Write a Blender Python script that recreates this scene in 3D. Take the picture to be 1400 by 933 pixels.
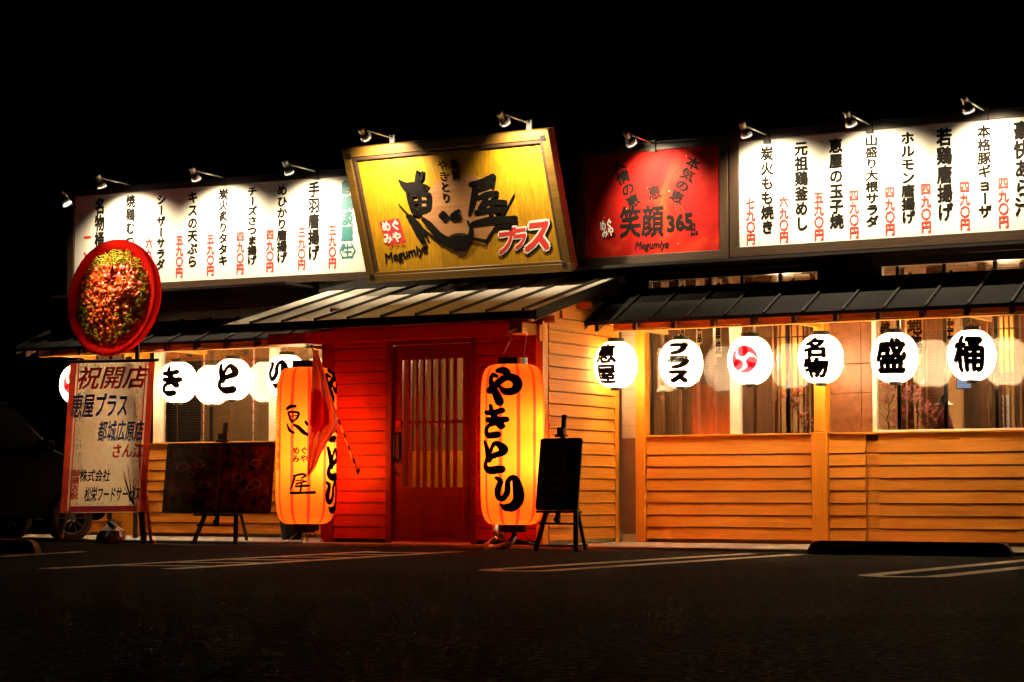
import bpy, bmesh, math, random
from mathutils import Vector, Matrix
random.seed(7)
S = bpy.context.scene
COL = S.collection
for o in list(bpy.data.objects): bpy.data.objects.remove(o)

# ---------------------------------------------------------------- camera
F = 2895.0; TH = math.radians(30.0); PT = math.atan(207.5 / F)
CAM = Vector((11.99, -19.06, 0.57))
FH = Vector((-math.sin(TH), math.cos(TH), 0)); RR = Vector((math.cos(TH), math.sin(TH), 0)); UP = Vector((0, 0, 1))
FF = FH * math.cos(PT) + UP * math.sin(PT); UU = UP * math.cos(PT) - FH * math.sin(PT)
cd = bpy.data.cameras.new('camera'); cam = bpy.data.objects.new('camera', cd); COL.objects.link(cam)
cd.sensor_width = 36.0; cd.lens = 36.0 * F / 1400.0; cd.clip_start = 0.1; cd.clip_end = 500
cam.matrix_world = Matrix(((RR.x, UU.x, -FF.x, CAM.x), (RR.y, UU.y, -FF.y, CAM.y), (RR.z, UU.z, -FF.z, CAM.z), (0, 0, 0, 1)))
S.camera = cam
S.render.resolution_x = 1024; S.render.resolution_y = 682

# ---------------------------------------------------------------- night sky
W = bpy.data.worlds.new('World'); S.world = W; W.use_nodes = True
nt = W.node_tree; nt.nodes.clear()
out = nt.nodes.new('ShaderNodeOutputWorld'); bg = nt.nodes.new('ShaderNodeBackground')
sky = nt.nodes.new('ShaderNodeTexSky'); sky.sky_type = 'NISHITA'; sky.sun_disc = False
sky.sun_elevation = math.radians(-6); sky.sun_rotation = math.radians(200)
bg.inputs['Strength'].default_value = 0.004
nt.links.new(sky.outputs[0], bg.inputs[0]); nt.links.new(bg.outputs[0], out.inputs[0])
S.view_settings.view_transform = 'Standard'; S.view_settings.look = 'None'
S.view_settings.exposure = 0.0; S.view_settings.gamma = 1.0
S.cycles.use_denoising = True
S.cycles.use_light_tree = True
S.cycles.max_bounces = 8; S.cycles.transparent_max_bounces = 16
S.cycles.sample_clamp_indirect = 60.0
S.cycles.caustics_reflective = False; S.cycles.caustics_refractive = False

# ---------------------------------------------------------------- power of the lamps the place has
P_ROUND = 40.0; P_BIG = 74.0; P_SPOT = 260.0; P_ROOM = 115.0
WARM = (1.0, 0.68, 0.36)

# ---------------------------------------------------------------- pixel of the photo -> point on a known plane
def ray(px, py): return FF * F + RR * (px - 700) - UU * (py - 466.5)
def onY(px, py, Y):
    d = ray(px, py); return CAM + d * ((Y - CAM.y) / d.y)
def onX(px, py, X):
    d = ray(px, py); return CAM + d * ((X - CAM.x) / d.x)
def onZ(px, py, Z=0.0):
    d = ray(px, py); return CAM + d * ((Z - CAM.z) / d.z)
def onP(px, py, P0, n):
    d = ray(px, py); return CAM + d * ((P0 - CAM).dot(n) / d.dot(n))

# ---------------------------------------------------------------- materials
def nmat(name):
    m = bpy.data.materials.new(name); m.use_nodes = True
    t = m.node_tree; t.nodes.clear()
    o = t.nodes.new('ShaderNodeOutputMaterial'); return m, t, o
def N(t, k, **kw):
    n = t.nodes.new(k)
    for a, b in kw.items():
        if a in n.inputs.keys(): n.inputs[a].default_value = b
        else: setattr(n, a, b)
    return n
def L(t, a, b): t.links.new(a, b)
def ramp(t, fac, stops):
    r = t.nodes.new('ShaderNodeValToRGB'); cr = r.color_ramp
    while len(cr.elements) < len(stops): cr.elements.new(0.5)
    for e, (p, c) in zip(cr.elements, stops): e.position = p; e.color = (*c, 1)
    L(t, fac, r.inputs[0]); return r.outputs[0]
def plain(name, col, rough=0.6, metal=0.0, var=0.15, scale=8.0, bump=0.1, bscale=60.0, coat=0.0, spec=0.5):
    m, t, o = nmat(name); b = N(t, 'ShaderNodeBsdfPrincipled')
    tc = N(t, 'ShaderNodeTexCoord'); nz = N(t, 'ShaderNodeTexNoise'); nz.inputs['Scale'].default_value = scale; nz.inputs['Detail'].default_value = 5
    L(t, tc.outputs['Object'], nz.inputs['Vector'])
    c0 = tuple(c * (1 - var) for c in col); c1 = tuple(min(1, c * (1 + var)) for c in col)
    L(t, ramp(t, nz.outputs[0], [(0.3, c0), (0.7, c1)]), b.inputs['Base Color'])
    b.inputs['Roughness'].default_value = rough; b.inputs['Metallic'].default_value = metal
    b.inputs['Coat Weight'].default_value = coat; b.inputs['Specular IOR Level'].default_value = spec
    if bump:
        n2 = N(t, 'ShaderNodeTexNoise'); n2.inputs['Scale'].default_value = bscale; n2.inputs['Detail'].default_value = 4
        L(t, tc.outputs['Object'], n2.inputs['Vector'])
        bp = N(t, 'ShaderNodeBump'); bp.inputs['Strength'].default_value = bump; bp.inputs['Distance'].default_value = 0.01
        L(t, n2.outputs[0], bp.inputs['Height']); L(t, bp.outputs[0], b.inputs['Normal'])
    L(t, b.outputs[0], o.inputs[0]); return m
def wood(name, dark, light, axis='X', rough=0.6, grain=1.0, rnd=0.25, bump=0.12, knots=True):
    m, t, o = nmat(name); b = N(t, 'ShaderNodeBsdfPrincipled')
    tc = N(t, 'ShaderNodeTexCoord'); oi = N(t, 'ShaderNodeObjectInfo')
    mp = N(t, 'ShaderNodeMapping')
    sc = {'X': (0.45, 11, 11), 'Y': (11, 0.45, 11), 'Z': (11, 11, 0.45)}[axis]
    mp.inputs['Scale'].default_value = [s * grain for s in sc]
    ad = N(t, 'ShaderNodeVectorMath', operation='ADD'); ml = N(t, 'ShaderNodeVectorMath', operation='MULTIPLY')
    cb = N(t, 'ShaderNodeCombineXYZ')
    for i in range(3): L(t, oi.outputs['Random'], cb.inputs[i])
    ml.inputs[1].default_value = (31.0, 17.0, 23.0); L(t, cb.outputs[0], ml.inputs[0])
    L(t, tc.outputs['Object'], ad.inputs[0]); L(t, ml.outputs[0], ad.inputs[1]); L(t, ad.outputs[0], mp.inputs['Vector'])
    nz = N(t, 'ShaderNodeTexNoise'); nz.inputs['Scale'].default_value = 2.2; nz.inputs['Detail'].default_value = 8; nz.inputs['Distortion'].default_value = 1.2
    L(t, mp.outputs[0], nz.inputs['Vector'])
    wv = N(t, 'ShaderNodeTexWave', wave_type='RINGS', rings_direction=axis); wv.inputs['Scale'].default_value = 1.1; wv.inputs['Distortion'].default_value = 2.5; wv.inputs['Detail'].default_value = 3; wv.inputs['Detail Scale'].default_value = 1.2
    L(t, mp.outputs[0], wv.inputs['Vector'])
    mx = N(t, 'ShaderNodeMix'); mx.data_type = 'FLOAT'; mx.inputs[0].default_value = 0.14
    L(t, nz.outputs[0], mx.inputs[2]); L(t, wv.outputs['Fac'], mx.inputs[3])
    col = ramp(t, mx.outputs[0], [(0.25, dark), (0.55, tuple((a + c) / 2 for a, c in zip(dark, light))), (0.75, light)])
    hs = N(t, 'ShaderNodeHueSaturation'); vr = N(t, 'ShaderNodeMapRange'); vr.inputs['To Min'].default_value = 1 - rnd; vr.inputs['To Max'].default_value = 1 + rnd
    L(t, oi.outputs['Random'], vr.inputs['Value']); L(t, vr.outputs[0], hs.inputs['Value']); L(t, col, hs.inputs['Color'])
    L(t, hs.outputs[0], b.inputs['Base Color']); b.inputs['Roughness'].default_value = rough
    bp = N(t, 'ShaderNodeBump'); bp.inputs['Strength'].default_value = bump; bp.inputs['Distance'].default_value = 0.004
    L(t, mx.outputs[0], bp.inputs['Height']); L(t, bp.outputs[0], b.inputs['Normal'])
    L(t, b.outputs[0], o.inputs[0]); return m
def paper(name, col, bands=None, trans=0.75, thin=0.04):
    """translucent paper: lit only by the bulb inside it and by its surroundings"""
    m, t, o = nmat(name)
    tr = N(t, 'ShaderNodeBsdfTranslucent'); df = N(t, 'ShaderNodeBsdfDiffuse'); mx = N(t, 'ShaderNodeMixShader'); mx.inputs[0].default_value = trans
    tc = N(t, 'ShaderNodeTexCoord'); nz = N(t, 'ShaderNodeTexNoise'); nz.inputs['Scale'].default_value = 14; nz.inputs['Detail'].default_value = 6
    L(t, tc.outputs['Object'], nz.inputs['Vector'])
    c = ramp(t, nz.outputs[0], [(0.3, tuple(x * (1 - thin) for x in col)), (0.7, col)])
    if bands:
        n, half, bc = bands
        sx = N(t, 'ShaderNodeSeparateXYZ'); L(t, tc.outputs['Object'], sx.inputs[0])
        at = N(t, 'ShaderNodeMath', operation='ARCTAN2'); L(t, sx.outputs[1], at.inputs[0]); L(t, sx.outputs[0], at.inputs[1])
        a1 = N(t, 'ShaderNodeMath', operation='MULTIPLY'); a1.inputs[1].default_value = n / (2 * math.pi); L(t, at.outputs[0], a1.inputs[0])
        a2 = N(t, 'ShaderNodeMath', operation='FRACT'); L(t, a1.outputs[0], a2.inputs[0])
        a3 = N(t, 'ShaderNodeMath', operation='SUBTRACT'); a3.inputs[1].default_value = 0.5; L(t, a2.outputs[0], a3.inputs[0])
        a4 = N(t, 'ShaderNodeMath', operation='ABSOLUTE'); L(t, a3.outputs[0], a4.inputs[0])
        a5 = N(t, 'ShaderNodeMath', operation='LESS_THAN'); a5.inputs[1].default_value = half; L(t, a4.outputs[0], a5.inputs[0])
        mc = N(t, 'ShaderNodeMix'); mc.data_type = 'RGBA'; L(t, a5.outputs[0], mc.inputs[0]); L(t, c, mc.inputs[6]); mc.inputs[7].default_value = (*bc, 1)
        c = mc.outputs[2]
    L(t, c, tr.inputs[0]); L(t, c, df.inputs[0]); L(t, df.outputs[0], mx.inputs[1]); L(t, tr.outputs[0], mx.inputs[2]); L(t, mx.outputs[0], o.inputs[0])
    return m
def glass(name, tint=(0.9, 0.92, 0.9), ior=1.5):
    m, t, o = nmat(name)
    tp = N(t, 'ShaderNodeBsdfTransparent'); tp.inputs[0].default_value = (*tint, 1)
    gl = N(t, 'ShaderNodeBsdfGlossy'); gl.inputs['Roughness'].default_value = 0.0
    fr = N(t, 'ShaderNodeFresnel'); fr.inputs[0].default_value = ior; mx = N(t, 'ShaderNodeMixShader')
    ml = N(t, 'ShaderNodeMath', operation='MULTIPLY'); ml.inputs[1].default_value = 2.3; L(t, fr.outputs[0], ml.inputs[0])
    L(t, ml.outputs[0], mx.inputs[0]); L(t, tp.outputs[0], mx.inputs[1]); L(t, gl.outputs[0], mx.inputs[2]); L(t, mx.outputs[0], o.inputs[0])
    return m
def glow(name, col, s):
    m, t, o = nmat(name); e = N(t, 'ShaderNodeEmission'); e.inputs[0].default_value = (*col, 1); e.inputs[1].default_value = s
    L(t, e.outputs[0], o.inputs[0]); return m
def asphalt():
    m, t, o = nmat('asphalt'); b = N(t, 'ShaderNodeBsdfPrincipled'); tc = N(t, 'ShaderNodeTexCoord')
    n1 = N(t, 'ShaderNodeTexNoise'); n1.inputs['Scale'].default_value = 0.45; n1.inputs['Detail'].default_value = 9; n1.inputs['Distortion'].default_value = 0.8
    n2 = N(t, 'ShaderNodeTexVoronoi'); n2.inputs['Scale'].default_value = 70
    n3 = N(t, 'ShaderNodeTexNoise'); n3.inputs['Scale'].default_value = 22; n3.inputs['Detail'].default_value = 4
    for n in (n1, n2, n3): L(t, tc.outputs['Object'], n.inputs['Vector'])
    c1 = ramp(t, n1.outputs[0], [(0.25, (0.009, 0.011, 0.011)), (0.5, (0.019, 0.022, 0.021)), (0.72, (0.030, 0.033, 0.031))])
    c2 = ramp(t, n3.outputs[0], [(0.38, (0.25, 0.25, 0.25)), (0.5, (0.9, 0.9, 0.9)), (0.64, (2.3, 2.25, 2.2))])
    mx = N(t, 'ShaderNodeMix'); mx.data_type = 'RGBA'; mx.blend_type = 'MULTIPLY'; mx.inputs[0].default_value = 1; L(t, c1, mx.inputs[6]); L(t, c2, mx.inputs[7])
    L(t, mx.outputs[2], b.inputs['Base Color']); b.inputs['Roughness'].default_value = 0.9; b.inputs['Specular IOR Level'].default_value = 0.03
    bp = N(t, 'ShaderNodeBump'); bp.inputs['Strength'].default_value = 0.9; bp.inputs['Distance'].default_value = 0.010
    L(t, n2.outputs[0], bp.inputs['Height']); L(t, bp.outputs[0], b.inputs['Normal']); L(t, b.outputs[0], o.inputs[0]); return m

M = {}
M['asphalt'] = asphalt()
M['concrete'] = plain('concrete', (0.34, 0.32, 0.28), 0.85, var=0.25, scale=3, bump=0.3)
M['line'] = plain('worn_line_paint', (0.90, 0.89, 0.84), 0.6, var=0.12, scale=14, bump=0.05, spec=0.4)
M['cedar'] = wood('cedar_siding', (0.52, 0.185, 0.008), (0.80, 0.335, 0.022), 'X', 0.65, 1.5, 0.12, 0.1)
M['cedarY'] = wood('cedar_siding_deep', (0.52, 0.185, 0.008), (0.80, 0.335, 0.022), 'Y', 0.65, 1.5, 0.10)
M['cedarZ'] = wood('cedar_post', (0.60, 0.22, 0.006), (0.84, 0.355, 0.016), 'Z', 0.5, 1.0, 0.08)
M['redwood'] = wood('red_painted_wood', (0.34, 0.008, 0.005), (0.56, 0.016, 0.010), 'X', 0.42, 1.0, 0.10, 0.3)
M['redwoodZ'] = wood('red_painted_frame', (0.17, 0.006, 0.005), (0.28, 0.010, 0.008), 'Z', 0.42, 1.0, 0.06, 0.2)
M['signwood'] = wood('sign_frame_brown', (0.025, 0.014, 0.008), (0.075, 0.042, 0.022), 'X', 0.45, 1.6, 0.1, 0.3)
M['signwoodZ'] = wood('sign_frame_brown_upright', (0.025, 0.014, 0.008), (0.075, 0.042, 0.022), 'Z', 0.45, 1.6, 0.1, 0.3)
M['gold'] = wood('golden_plank', (0.34, 0.165, 0.003), (0.56, 0.295, 0.010), 'Z', 0.5, 0.6, 0.14, 0.1)
M['goldframe'] = wood('golden_frame', (0.09, 0.046, 0.006), (0.16, 0.086, 0.012), 'X', 0.45, 0.8, 0.06, 0.15)
M['fanwood'] = wood('fan_wood', (0.38, 0.17, 0.06), (0.50, 0.25, 0.10), 'X', 0.5, 0.8, 0.1, 0.1)
M['darkmetal'] = plain('dark_roof_metal', (0.030, 0.028, 0.026), 0.45, 0.0, bump=0.05, spec=0.4)
M['greymetal'] = plain('eave_sheet_metal', (0.016, 0.0155, 0.014), 0.75, 0.0, var=0.25, scale=2, bump=0.05, spec=0.1)
M['palemetal'] = plain('pale_porch_sheet', (0.58, 0.53, 0.44), 0.6, 0.0, var=0.12, scale=1.6, bump=0.04)
M['ravine'] = plain('dark_upper_wall', (0.020, 0.016, 0.014), 0.8)
M['rafter'] = wood('dark_rafter', (0.05, 0.022, 0.012), (0.10, 0.045, 0.02), 'Y', 0.6, 1, 0.1)
M['alu'] = plain('white_aluminium', (0.80, 0.78, 0.72), 0.4, 0.0, var=0.05, bump=0.0)
M['beige'] = plain('beige_wall', (0.52, 0.46, 0.34), 0.7, var=0.08, scale=2)
M['brownwall'] = plain('brown_wall', (0.20, 0.10, 0.05), 0.6, var=0.1, scale=4)
M['tile'] = plain('brown_tile', (0.22, 0.085, 0.032), 0.35, var=0.22, scale=16, bump=0.25, bscale=25)
M['black'] = plain('black_lacquer', (0.012, 0.012, 0.012), 0.35, var=0.1, bump=0.0)
M['ink'] = plain('ink_black', (0.008, 0.007, 0.006), 0.8, var=0.1, bump=0.0, spec=0.08)
M['inkred'] = plain('ink_red', (0.66, 0.035, 0.03), 0.55, var=0.1, bump=0.0)
M['inkteal'] = plain('ink_teal', (0.02, 0.16, 0.17), 0.55, var=0.1, bump=0.0)
M['inkblue'] = plain('ink_blue', (0.03, 0.07, 0.28), 0.6, var=0.15, bump=0.0)
M['inkwhite'] = plain('ink_white', (0.8, 0.78, 0.72), 0.6, var=0.03, bump=0.0)
M['inkpink'] = None
M['whitepanel'] = plain('white_sign_panel', (0.80, 0.77, 0.68), 0.5, var=0.02, scale=2, bump=0.02)
M['steel'] = plain('lamp_steel', (0.42, 0.40, 0.36), 0.35, 0.7, var=0.1, bump=0.0)
M['lens'] = glow('lamp_lens_glow', (1, 0.93, 0.8), 9.0)
M['paper_white'] = paper('white_paper', (0.93, 0.90, 0.84), trans=0.72)
M['paper_orange'] = paper('orange_paper', (0.95, 0.145, 0.009), bands=(11, 0.10, (0.80, 0.035, 0.012)), trans=0.78, thin=0.12)
M['glass'] = glass('window_glass')
M['inkpink'] = paper('tomoe_pink', (0.70, 0.035, 0.075), trans=0.6)
M['dglass'] = glass('door_glass', (0.85, 0.85, 0.8))
M['blind'] = plain('blind_slat', (0.22, 0.14, 0.09), 0.5, var=0.1, bump=0.0)
M['rubber'] = plain('black_rubber', (0.03, 0.029, 0.028), 0.75, bump=0.2)
M['carpaint'] = plain('black_car_paint', (0.004, 0.004, 0.0045), 0.6, 0.0, var=0.05, bump=0.0, coat=0.0, spec=0.04)
M['cglass'] = plain('dark_car_glass', (0.004, 0.004, 0.005), 0.3, 0.0, bump=0.0, spec=0.08)
M['alloy'] = plain('alloy_wheel', (0.16, 0.16, 0.15), 0.4, 0.6, bump=0.0)
M['interior'] = wood('room_wood', (0.16, 0.07, 0.03), (0.30, 0.14, 0.06), 'Z', 0.5, 1, 0.15)
M['roomwall'] = plain('room_wall', (0.30, 0.165, 0.065), 0.7, var=0.1, scale=1.5)
M['roomfloor'] = plain('room_floor', (0.16, 0.09, 0.05), 0.5)

def signred():
    m, t, o = nmat('red_poster_print'); b = N(t, 'ShaderNodeBsdfPrincipled'); tc = N(t, 'ShaderNodeTexCoord')
    nz = N(t, 'ShaderNodeTexNoise'); nz.inputs['Scale'].default_value = 1.6; nz.inputs['Detail'].default_value = 6; nz.inputs['Distortion'].default_value = 1.5
    L(t, tc.outputs['Object'], nz.inputs['Vector'])
    c = ramp(t, nz.outputs[0], [(0.25, (0.20, 0.003, 0.003)), (0.5, (0.32, 0.008, 0.005)), (0.8, (0.52, 0.040, 0.010))])
    # scattered printed sparkles
    vo = N(t, 'ShaderNodeTexVoronoi'); vo.inputs['Scale'].default_value = 9; L(t, tc.outputs['Object'], vo.inputs['Vector'])
    lt = N(t, 'ShaderNodeMath', operation='LESS_THAN'); lt.inputs[1].default_value = 0.05; L(t, vo.outputs['Distance'], lt.inputs[0])
    mx = N(t, 'ShaderNodeMix'); mx.data_type = 'RGBA'; L(t, lt.outputs[0], mx.inputs[0]); L(t, c, mx.inputs[6]); mx.inputs[7].default_value = (0.8, 0.5, 0.3, 1)
    L(t, mx.outputs[2], b.inputs['Base Color']); b.inputs['Specular IOR Level'].default_value = 0.1; b.inputs['Roughness'].default_value = 0.7; L(t, b.outputs[0], o.inputs[0]); return m
M['signred'] = signred()

# ---------------------------------------------------------------- objects
ORG = {}
def tag(o, label=None, cat=None, group=None, kind=None):
    if label: o['label'] = label
    if cat: o['category'] = cat
    if group: o['group'] = group
    if kind: o['kind'] = kind
    return o
def thing(name, label, cat, loc=(0, 0, 0), group=None):
    o = bpy.data.objects.new(name, None); COL.objects.link(o); o.location = loc; o.empty_display_size = 0.1
    ORG[o.name] = Vector(loc); return tag(o, label, cat, group)
class MB:
    def __init__(s): s.v = []; s.f = []
    def add(s, vs, fs):
        k = len(s.v); s.v += [tuple(p) for p in vs]; s.f += [[i + k for i in f] for f in fs]; return s
    def box(s, x0, x1, y0, y1, z0, z1):
        return s.add([(x0, y0, z0), (x1, y0, z0), (x1, y1, z0), (x0, y1, z0), (x0, y0, z1), (x1, y0, z1), (x1, y1, z1), (x0, y1, z1)],
                     [(0, 3, 2, 1), (4, 5, 6, 7), (0, 1, 5, 4), (1, 2, 6, 5), (2, 3, 7, 6), (3, 0, 4, 7)])
    def obox(s, P, a, b, c):
        """box from corner P with edge vectors a, b, c"""
        P, a, b, c = map(Vector, (P, a, b, c))
        vs = [P, P + a, P + a + b, P + b, P + c, P + a + c, P + a + b + c, P + b + c]
        fs = [(0, 3, 2, 1), (4, 5, 6, 7), (0, 1, 5, 4), (1, 2, 6, 5), (2, 3, 7, 6), (3, 0, 4, 7)]
        if a.cross(b).dot(c) < 0: fs = [f[::-1] for f in fs]
        return s.add(vs, fs)
    def bar(s, p, q, w, h, up=(0, 0, 1)):
        p, q, up = Vector(p), Vector(q), Vector(up); d = (q - p).normalized(); a = d.cross(up)
        if a.length < 1e-4: a = d.cross(Vector((1, 0, 0)))
        a.normalize(); b = a.cross(d).normalized()
        return s.obox(p - a * w / 2 - b * h / 2, q - p, a * w, b * h)
    def tube(s, pts, r, n=8, cap=True):
        pts = [Vector(p) for p in pts]; k = len(s.v); rs = r if isinstance(r, (list, tuple)) else [r] * len(pts)
        prev = None
        for i, p in enumerate(pts):
            d = (pts[min(i + 1, len(pts) - 1)] - pts[max(i - 1, 0)]).normalized()
            a = prev - d * prev.dot(d) if prev is not None else d.orthogonal()
            a.normalize(); prev = a; b = d.cross(a)
            for j in range(n):
                t = 2 * math.pi * j / n; s.v.append(tuple(p + (a * math.cos(t) + b * math.sin(t)) * rs[i]))
        for i in range(len(pts) - 1):
            for j in range(n): s.f.append([k + i * n + j, k + i * n + (j + 1) % n, k + (i + 1) * n + (j + 1) % n, k + (i + 1) * n + j])
        if cap: s.f.append([k + j for j in range(n)][::-1]); s.f.append([k + (len(pts) - 1) * n + j for j in range(n)])
        return s
    def lathe(s, prof, n=24, c=(0, 0, 0), axis='Z', a0=0):
        k = len(s.v); c = Vector(c)
        for (r, z) in prof:
            for j in range(n):
                t = a0 + 2 * math.pi * j / n
                p = (r * math.cos(t), r * math.sin(t), z)
                if axis == 'Y': p = (p[0], z, p[1])
                if axis == 'X': p = (z, p[0], p[1])
                s.v.append(tuple(c + Vector(p)))
        for i in range(len(prof) - 1):
            for j in range(n): s.f.append([k + i * n + j, k + i * n + (j + 1) % n, k + (i + 1) * n + (j + 1) % n, k + (i + 1) * n + j])
        return s
    def prism(s, poly, ext, vec=None):
        """poly: list of 3-D points, extruded by vector ext"""
        n = len(poly); P = [Vector(p) for p in poly]; e = Vector(ext)
        return s.add(P + [p + e for p in P], [list(range(n))[::-1], [i + n for i in range(n)]] + [[i, (i + 1) % n, (i + 1) % n + n, i + n] for i in range(n)])
    def mesh(s, name, m, smooth=False, org=Vector((0, 0, 0))):
        me = bpy.data.meshes.new(name); me.from_pydata([(a - org.x, b - org.y, c - org.z) for a, b, c in s.v], [], s.f)
        me.materials.append(m); me.validate()
        if smooth: me.shade_smooth()
        return me
    def build(s, name, m, parent=None, smooth=False, bevel=0.0, **kw):
        org = ORG[parent.name] if parent is not None else Vector((0, 0, 0))
        me = s.mesh(name, m, smooth, org)
        bm = bmesh.new(); bm.from_mesh(me); bmesh.ops.recalc_face_normals(bm, faces=bm.faces); bm.to_mesh(me); bm.free()
        return link(name, me, parent, bevel=bevel, **kw)
def link(name, me, parent=None, loc=(0, 0, 0), bevel=0.0, **kw):
    o = bpy.data.objects.new(name, me); COL.objects.link(o); o.location = loc
    if parent is not None: o.parent = parent
    ORG[o.name] = (ORG[parent.name] if parent is not None else Vector((0, 0, 0))) + Vector(loc)
    if bevel:
        b = o.modifiers.new('bevel', 'BEVEL'); b.width = bevel; b.segments = 1; b.limit_method = 'ANGLE'
    return tag(o, **kw)
def lamp(name, kind, loc, power, color, parent=None, radius=0.03, **kw):
    l = bpy.data.lights.new(name, kind); l.energy = power; l.color = color; l.shadow_soft_size = radius
    for a, b in kw.items(): setattr(l, a, b)
    o = bpy.data.objects.new(name, l); COL.objects.link(o); o.location = loc
    if parent is not None: o.parent = parent
    return o

# ---------------------------------------------------------------- lettering
_gc = {}
def glyph(ch, bold=0.02):
    k = (ch, bold)
    if k in _gc: return _gc[k]
    c = bpy.data.curves.new('t', 'FONT'); c.body = ch; c.offset = 0; c.resolution_u = 2
    o = bpy.data.objects.new('t', c); COL.objects.link(o); bpy.context.view_layer.update()
    me = bpy.data.meshes.new_from_object(o)
    latin = ord(ch[0]) < 128
    if latin:
        xs = [v.co.x for v in me.vertices] or [0, 1]; cx, cy = (min(xs) + max(xs)) / 2, 0.35
    else: cx, cy = len(ch) / 2, 0.37
    v0 = [(v.co.x - cx, v.co.y - cy) for v in me.vertices]; f0 = [list(p.vertices) for p in me.polygons]; vs, fs = [], []
    b = bold; sh = [(0, 0)] + ([(b, b), (-b, b), (b, -b), (-b, -b)] if b > 0.008 else []) + ([(b * 1.35, 0), (-b * 1.35, 0), (0, b * 1.35), (0, -b * 1.35)] if b > 0.03 else [])
    for l, (dx, dy) in enumerate(sh):
        q = len(vs); vs += [(x + dx, y + dy, l) for x, y in v0]; fs += [[j + q for j in f] for f in f0]
    bpy.data.objects.remove(o); bpy.data.meshes.remove(me); bpy.data.curves.remove(c)
    _gc[k] = (vs, fs); return _gc[k]
def column(text, h, w, bold=0.02):
    """text stacked downwards, centred on x=0, first cell top at y=0; h, w the size of one cell"""
    V, Fc = [], []
    for i, ch in enumerate(text):
        vs, fs = glyph(ch, bold); k = len(V)
        for x, y, l in vs:
            if ch in 'ー': x, y = y, -x
            V.append((x * w, -h * (i + 0.5) + y * h, l))
        Fc += [[j + k for j in f] for f in fs]
    return V, Fc
def rowtext(text, h, w, bold=0.02, shear=0.0, pitch=None):
    """text running to the right, centred on 0,0"""
    V, Fc = [], []; n = len(text); p = pitch or w
    for i, ch in enumerate(text):
        vs, fs = glyph(ch, bold); k = len(V)
        for x, y, l in vs: V.append(((i - (n - 1) / 2) * p + x * w + y * h * shear, y * h, l))
        Fc += [[j + k for j in f] for f in fs]
    return V, Fc
def rot2(V, a, c=(0, 0)):
    return [(c[0] + x * math.cos(a) - y * math.sin(a), c[1] + x * math.sin(a) + y * math.cos(a), *l) for x, y, *l in V]
def merge(*parts):
    V, Fc = [], []
    for i, (v, f) in enumerate(parts):
        k = len(V); V += [(p[0], p[1], (p[2] if len(p) > 2 else 0) + i) for p in v]; Fc += [[j + k for j in q] for q in f]
    return V, Fc
def word(txt, length, h, bold=0.02, shear=0.0):
    vs, fs = glyph(txt, bold); xs = [p[0] for p in vs]; k = length / (max(xs) - min(xs)); return [(x * k + y * h * shear, y * h, l) for x, y, l in vs], fs
def stroke(pts, k=6):
    """brush stroke: list of (x, y, width); smooth centre line, round ends"""
    if len(pts) == 2: pts = [pts[0], tuple((a + b) / 2 for a, b in zip(*pts)), pts[1]]
    P = [pts[0]] + list(pts) + [pts[-1]]; out = []
    for i in range(1, len(P) - 2):
        for j in range(k):
            t = j / k; a, b, c, d = P[i - 1], P[i], P[i + 1], P[i + 2]
            out.append(tuple(0.5 * (2 * b[q] + (c[q] - a[q]) * t + (2 * a[q] - 5 * b[q] + 4 * c[q] - d[q]) * t * t + (3 * b[q] - a[q] - 3 * c[q] + d[q]) * t ** 3) for q in range(3)))
    out.append(tuple(pts[-1])); V, Fc = [], []
    for i, (x, y, w) in enumerate(out):
        a, b = out[max(i - 1, 0)], out[min(i + 1, len(out) - 1)]; dx, dy = b[0] - a[0], b[1] - a[1]; l = math.hypot(dx, dy) or 1; w = max(w, 0.001)
        V += [(x - dy / l * w / 2, y + dx / l * w / 2), (x + dy / l * w / 2, y - dx / l * w / 2)]
    for i in range(len(out) - 1): Fc.append([2 * i, 2 * i + 1, 2 * i + 3, 2 * i + 2])
    for x, y, w in (out[0], out[-1]):
        q = len(V); V += [(x + w / 2 * math.cos(t * math.pi / 5), y + w / 2 * math.sin(t * math.pi / 5)) for t in range(10)]; Fc.append(list(range(q, q + 10)))
    return V, Fc
LAY = 0.00018
def grid_cut(V, Fc, step):
    """cut flat lettering on a grid so that it can follow a curved surface"""
    bm = bmesh.new(); vv = [bm.verts.new((p[0], p[1], (p[2] if len(p) > 2 else 0) * LAY)) for p in V]
    for f in Fc:
        try: bm.faces.new([vv[i] for i in f])
        except ValueError: pass
    xs = [p[0] for p in V]; ys = [p[1] for p in V]
    for lo, hi, ax in ((min(xs), max(xs), 0), (min(ys), max(ys), 1)):
        q = math.floor(lo / step) * step
        while q < hi:
            no = (1, 0, 0) if ax == 0 else (0, 1, 0); co = (q, 0, 0) if ax == 0 else (0, q, 0)
            bmesh.ops.bisect_plane(bm, geom=bm.verts[:] + bm.edges[:] + bm.faces[:], plane_co=co, plane_no=no, dist=1e-5); q += step
    bm.verts.index_update(); V2 = [(v.co.x, v.co.y, v.co.z / LAY) for v in bm.verts]; F2 = [[v.index for v in f.verts] for f in bm.faces]; bm.free()
    return V2, F2
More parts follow.
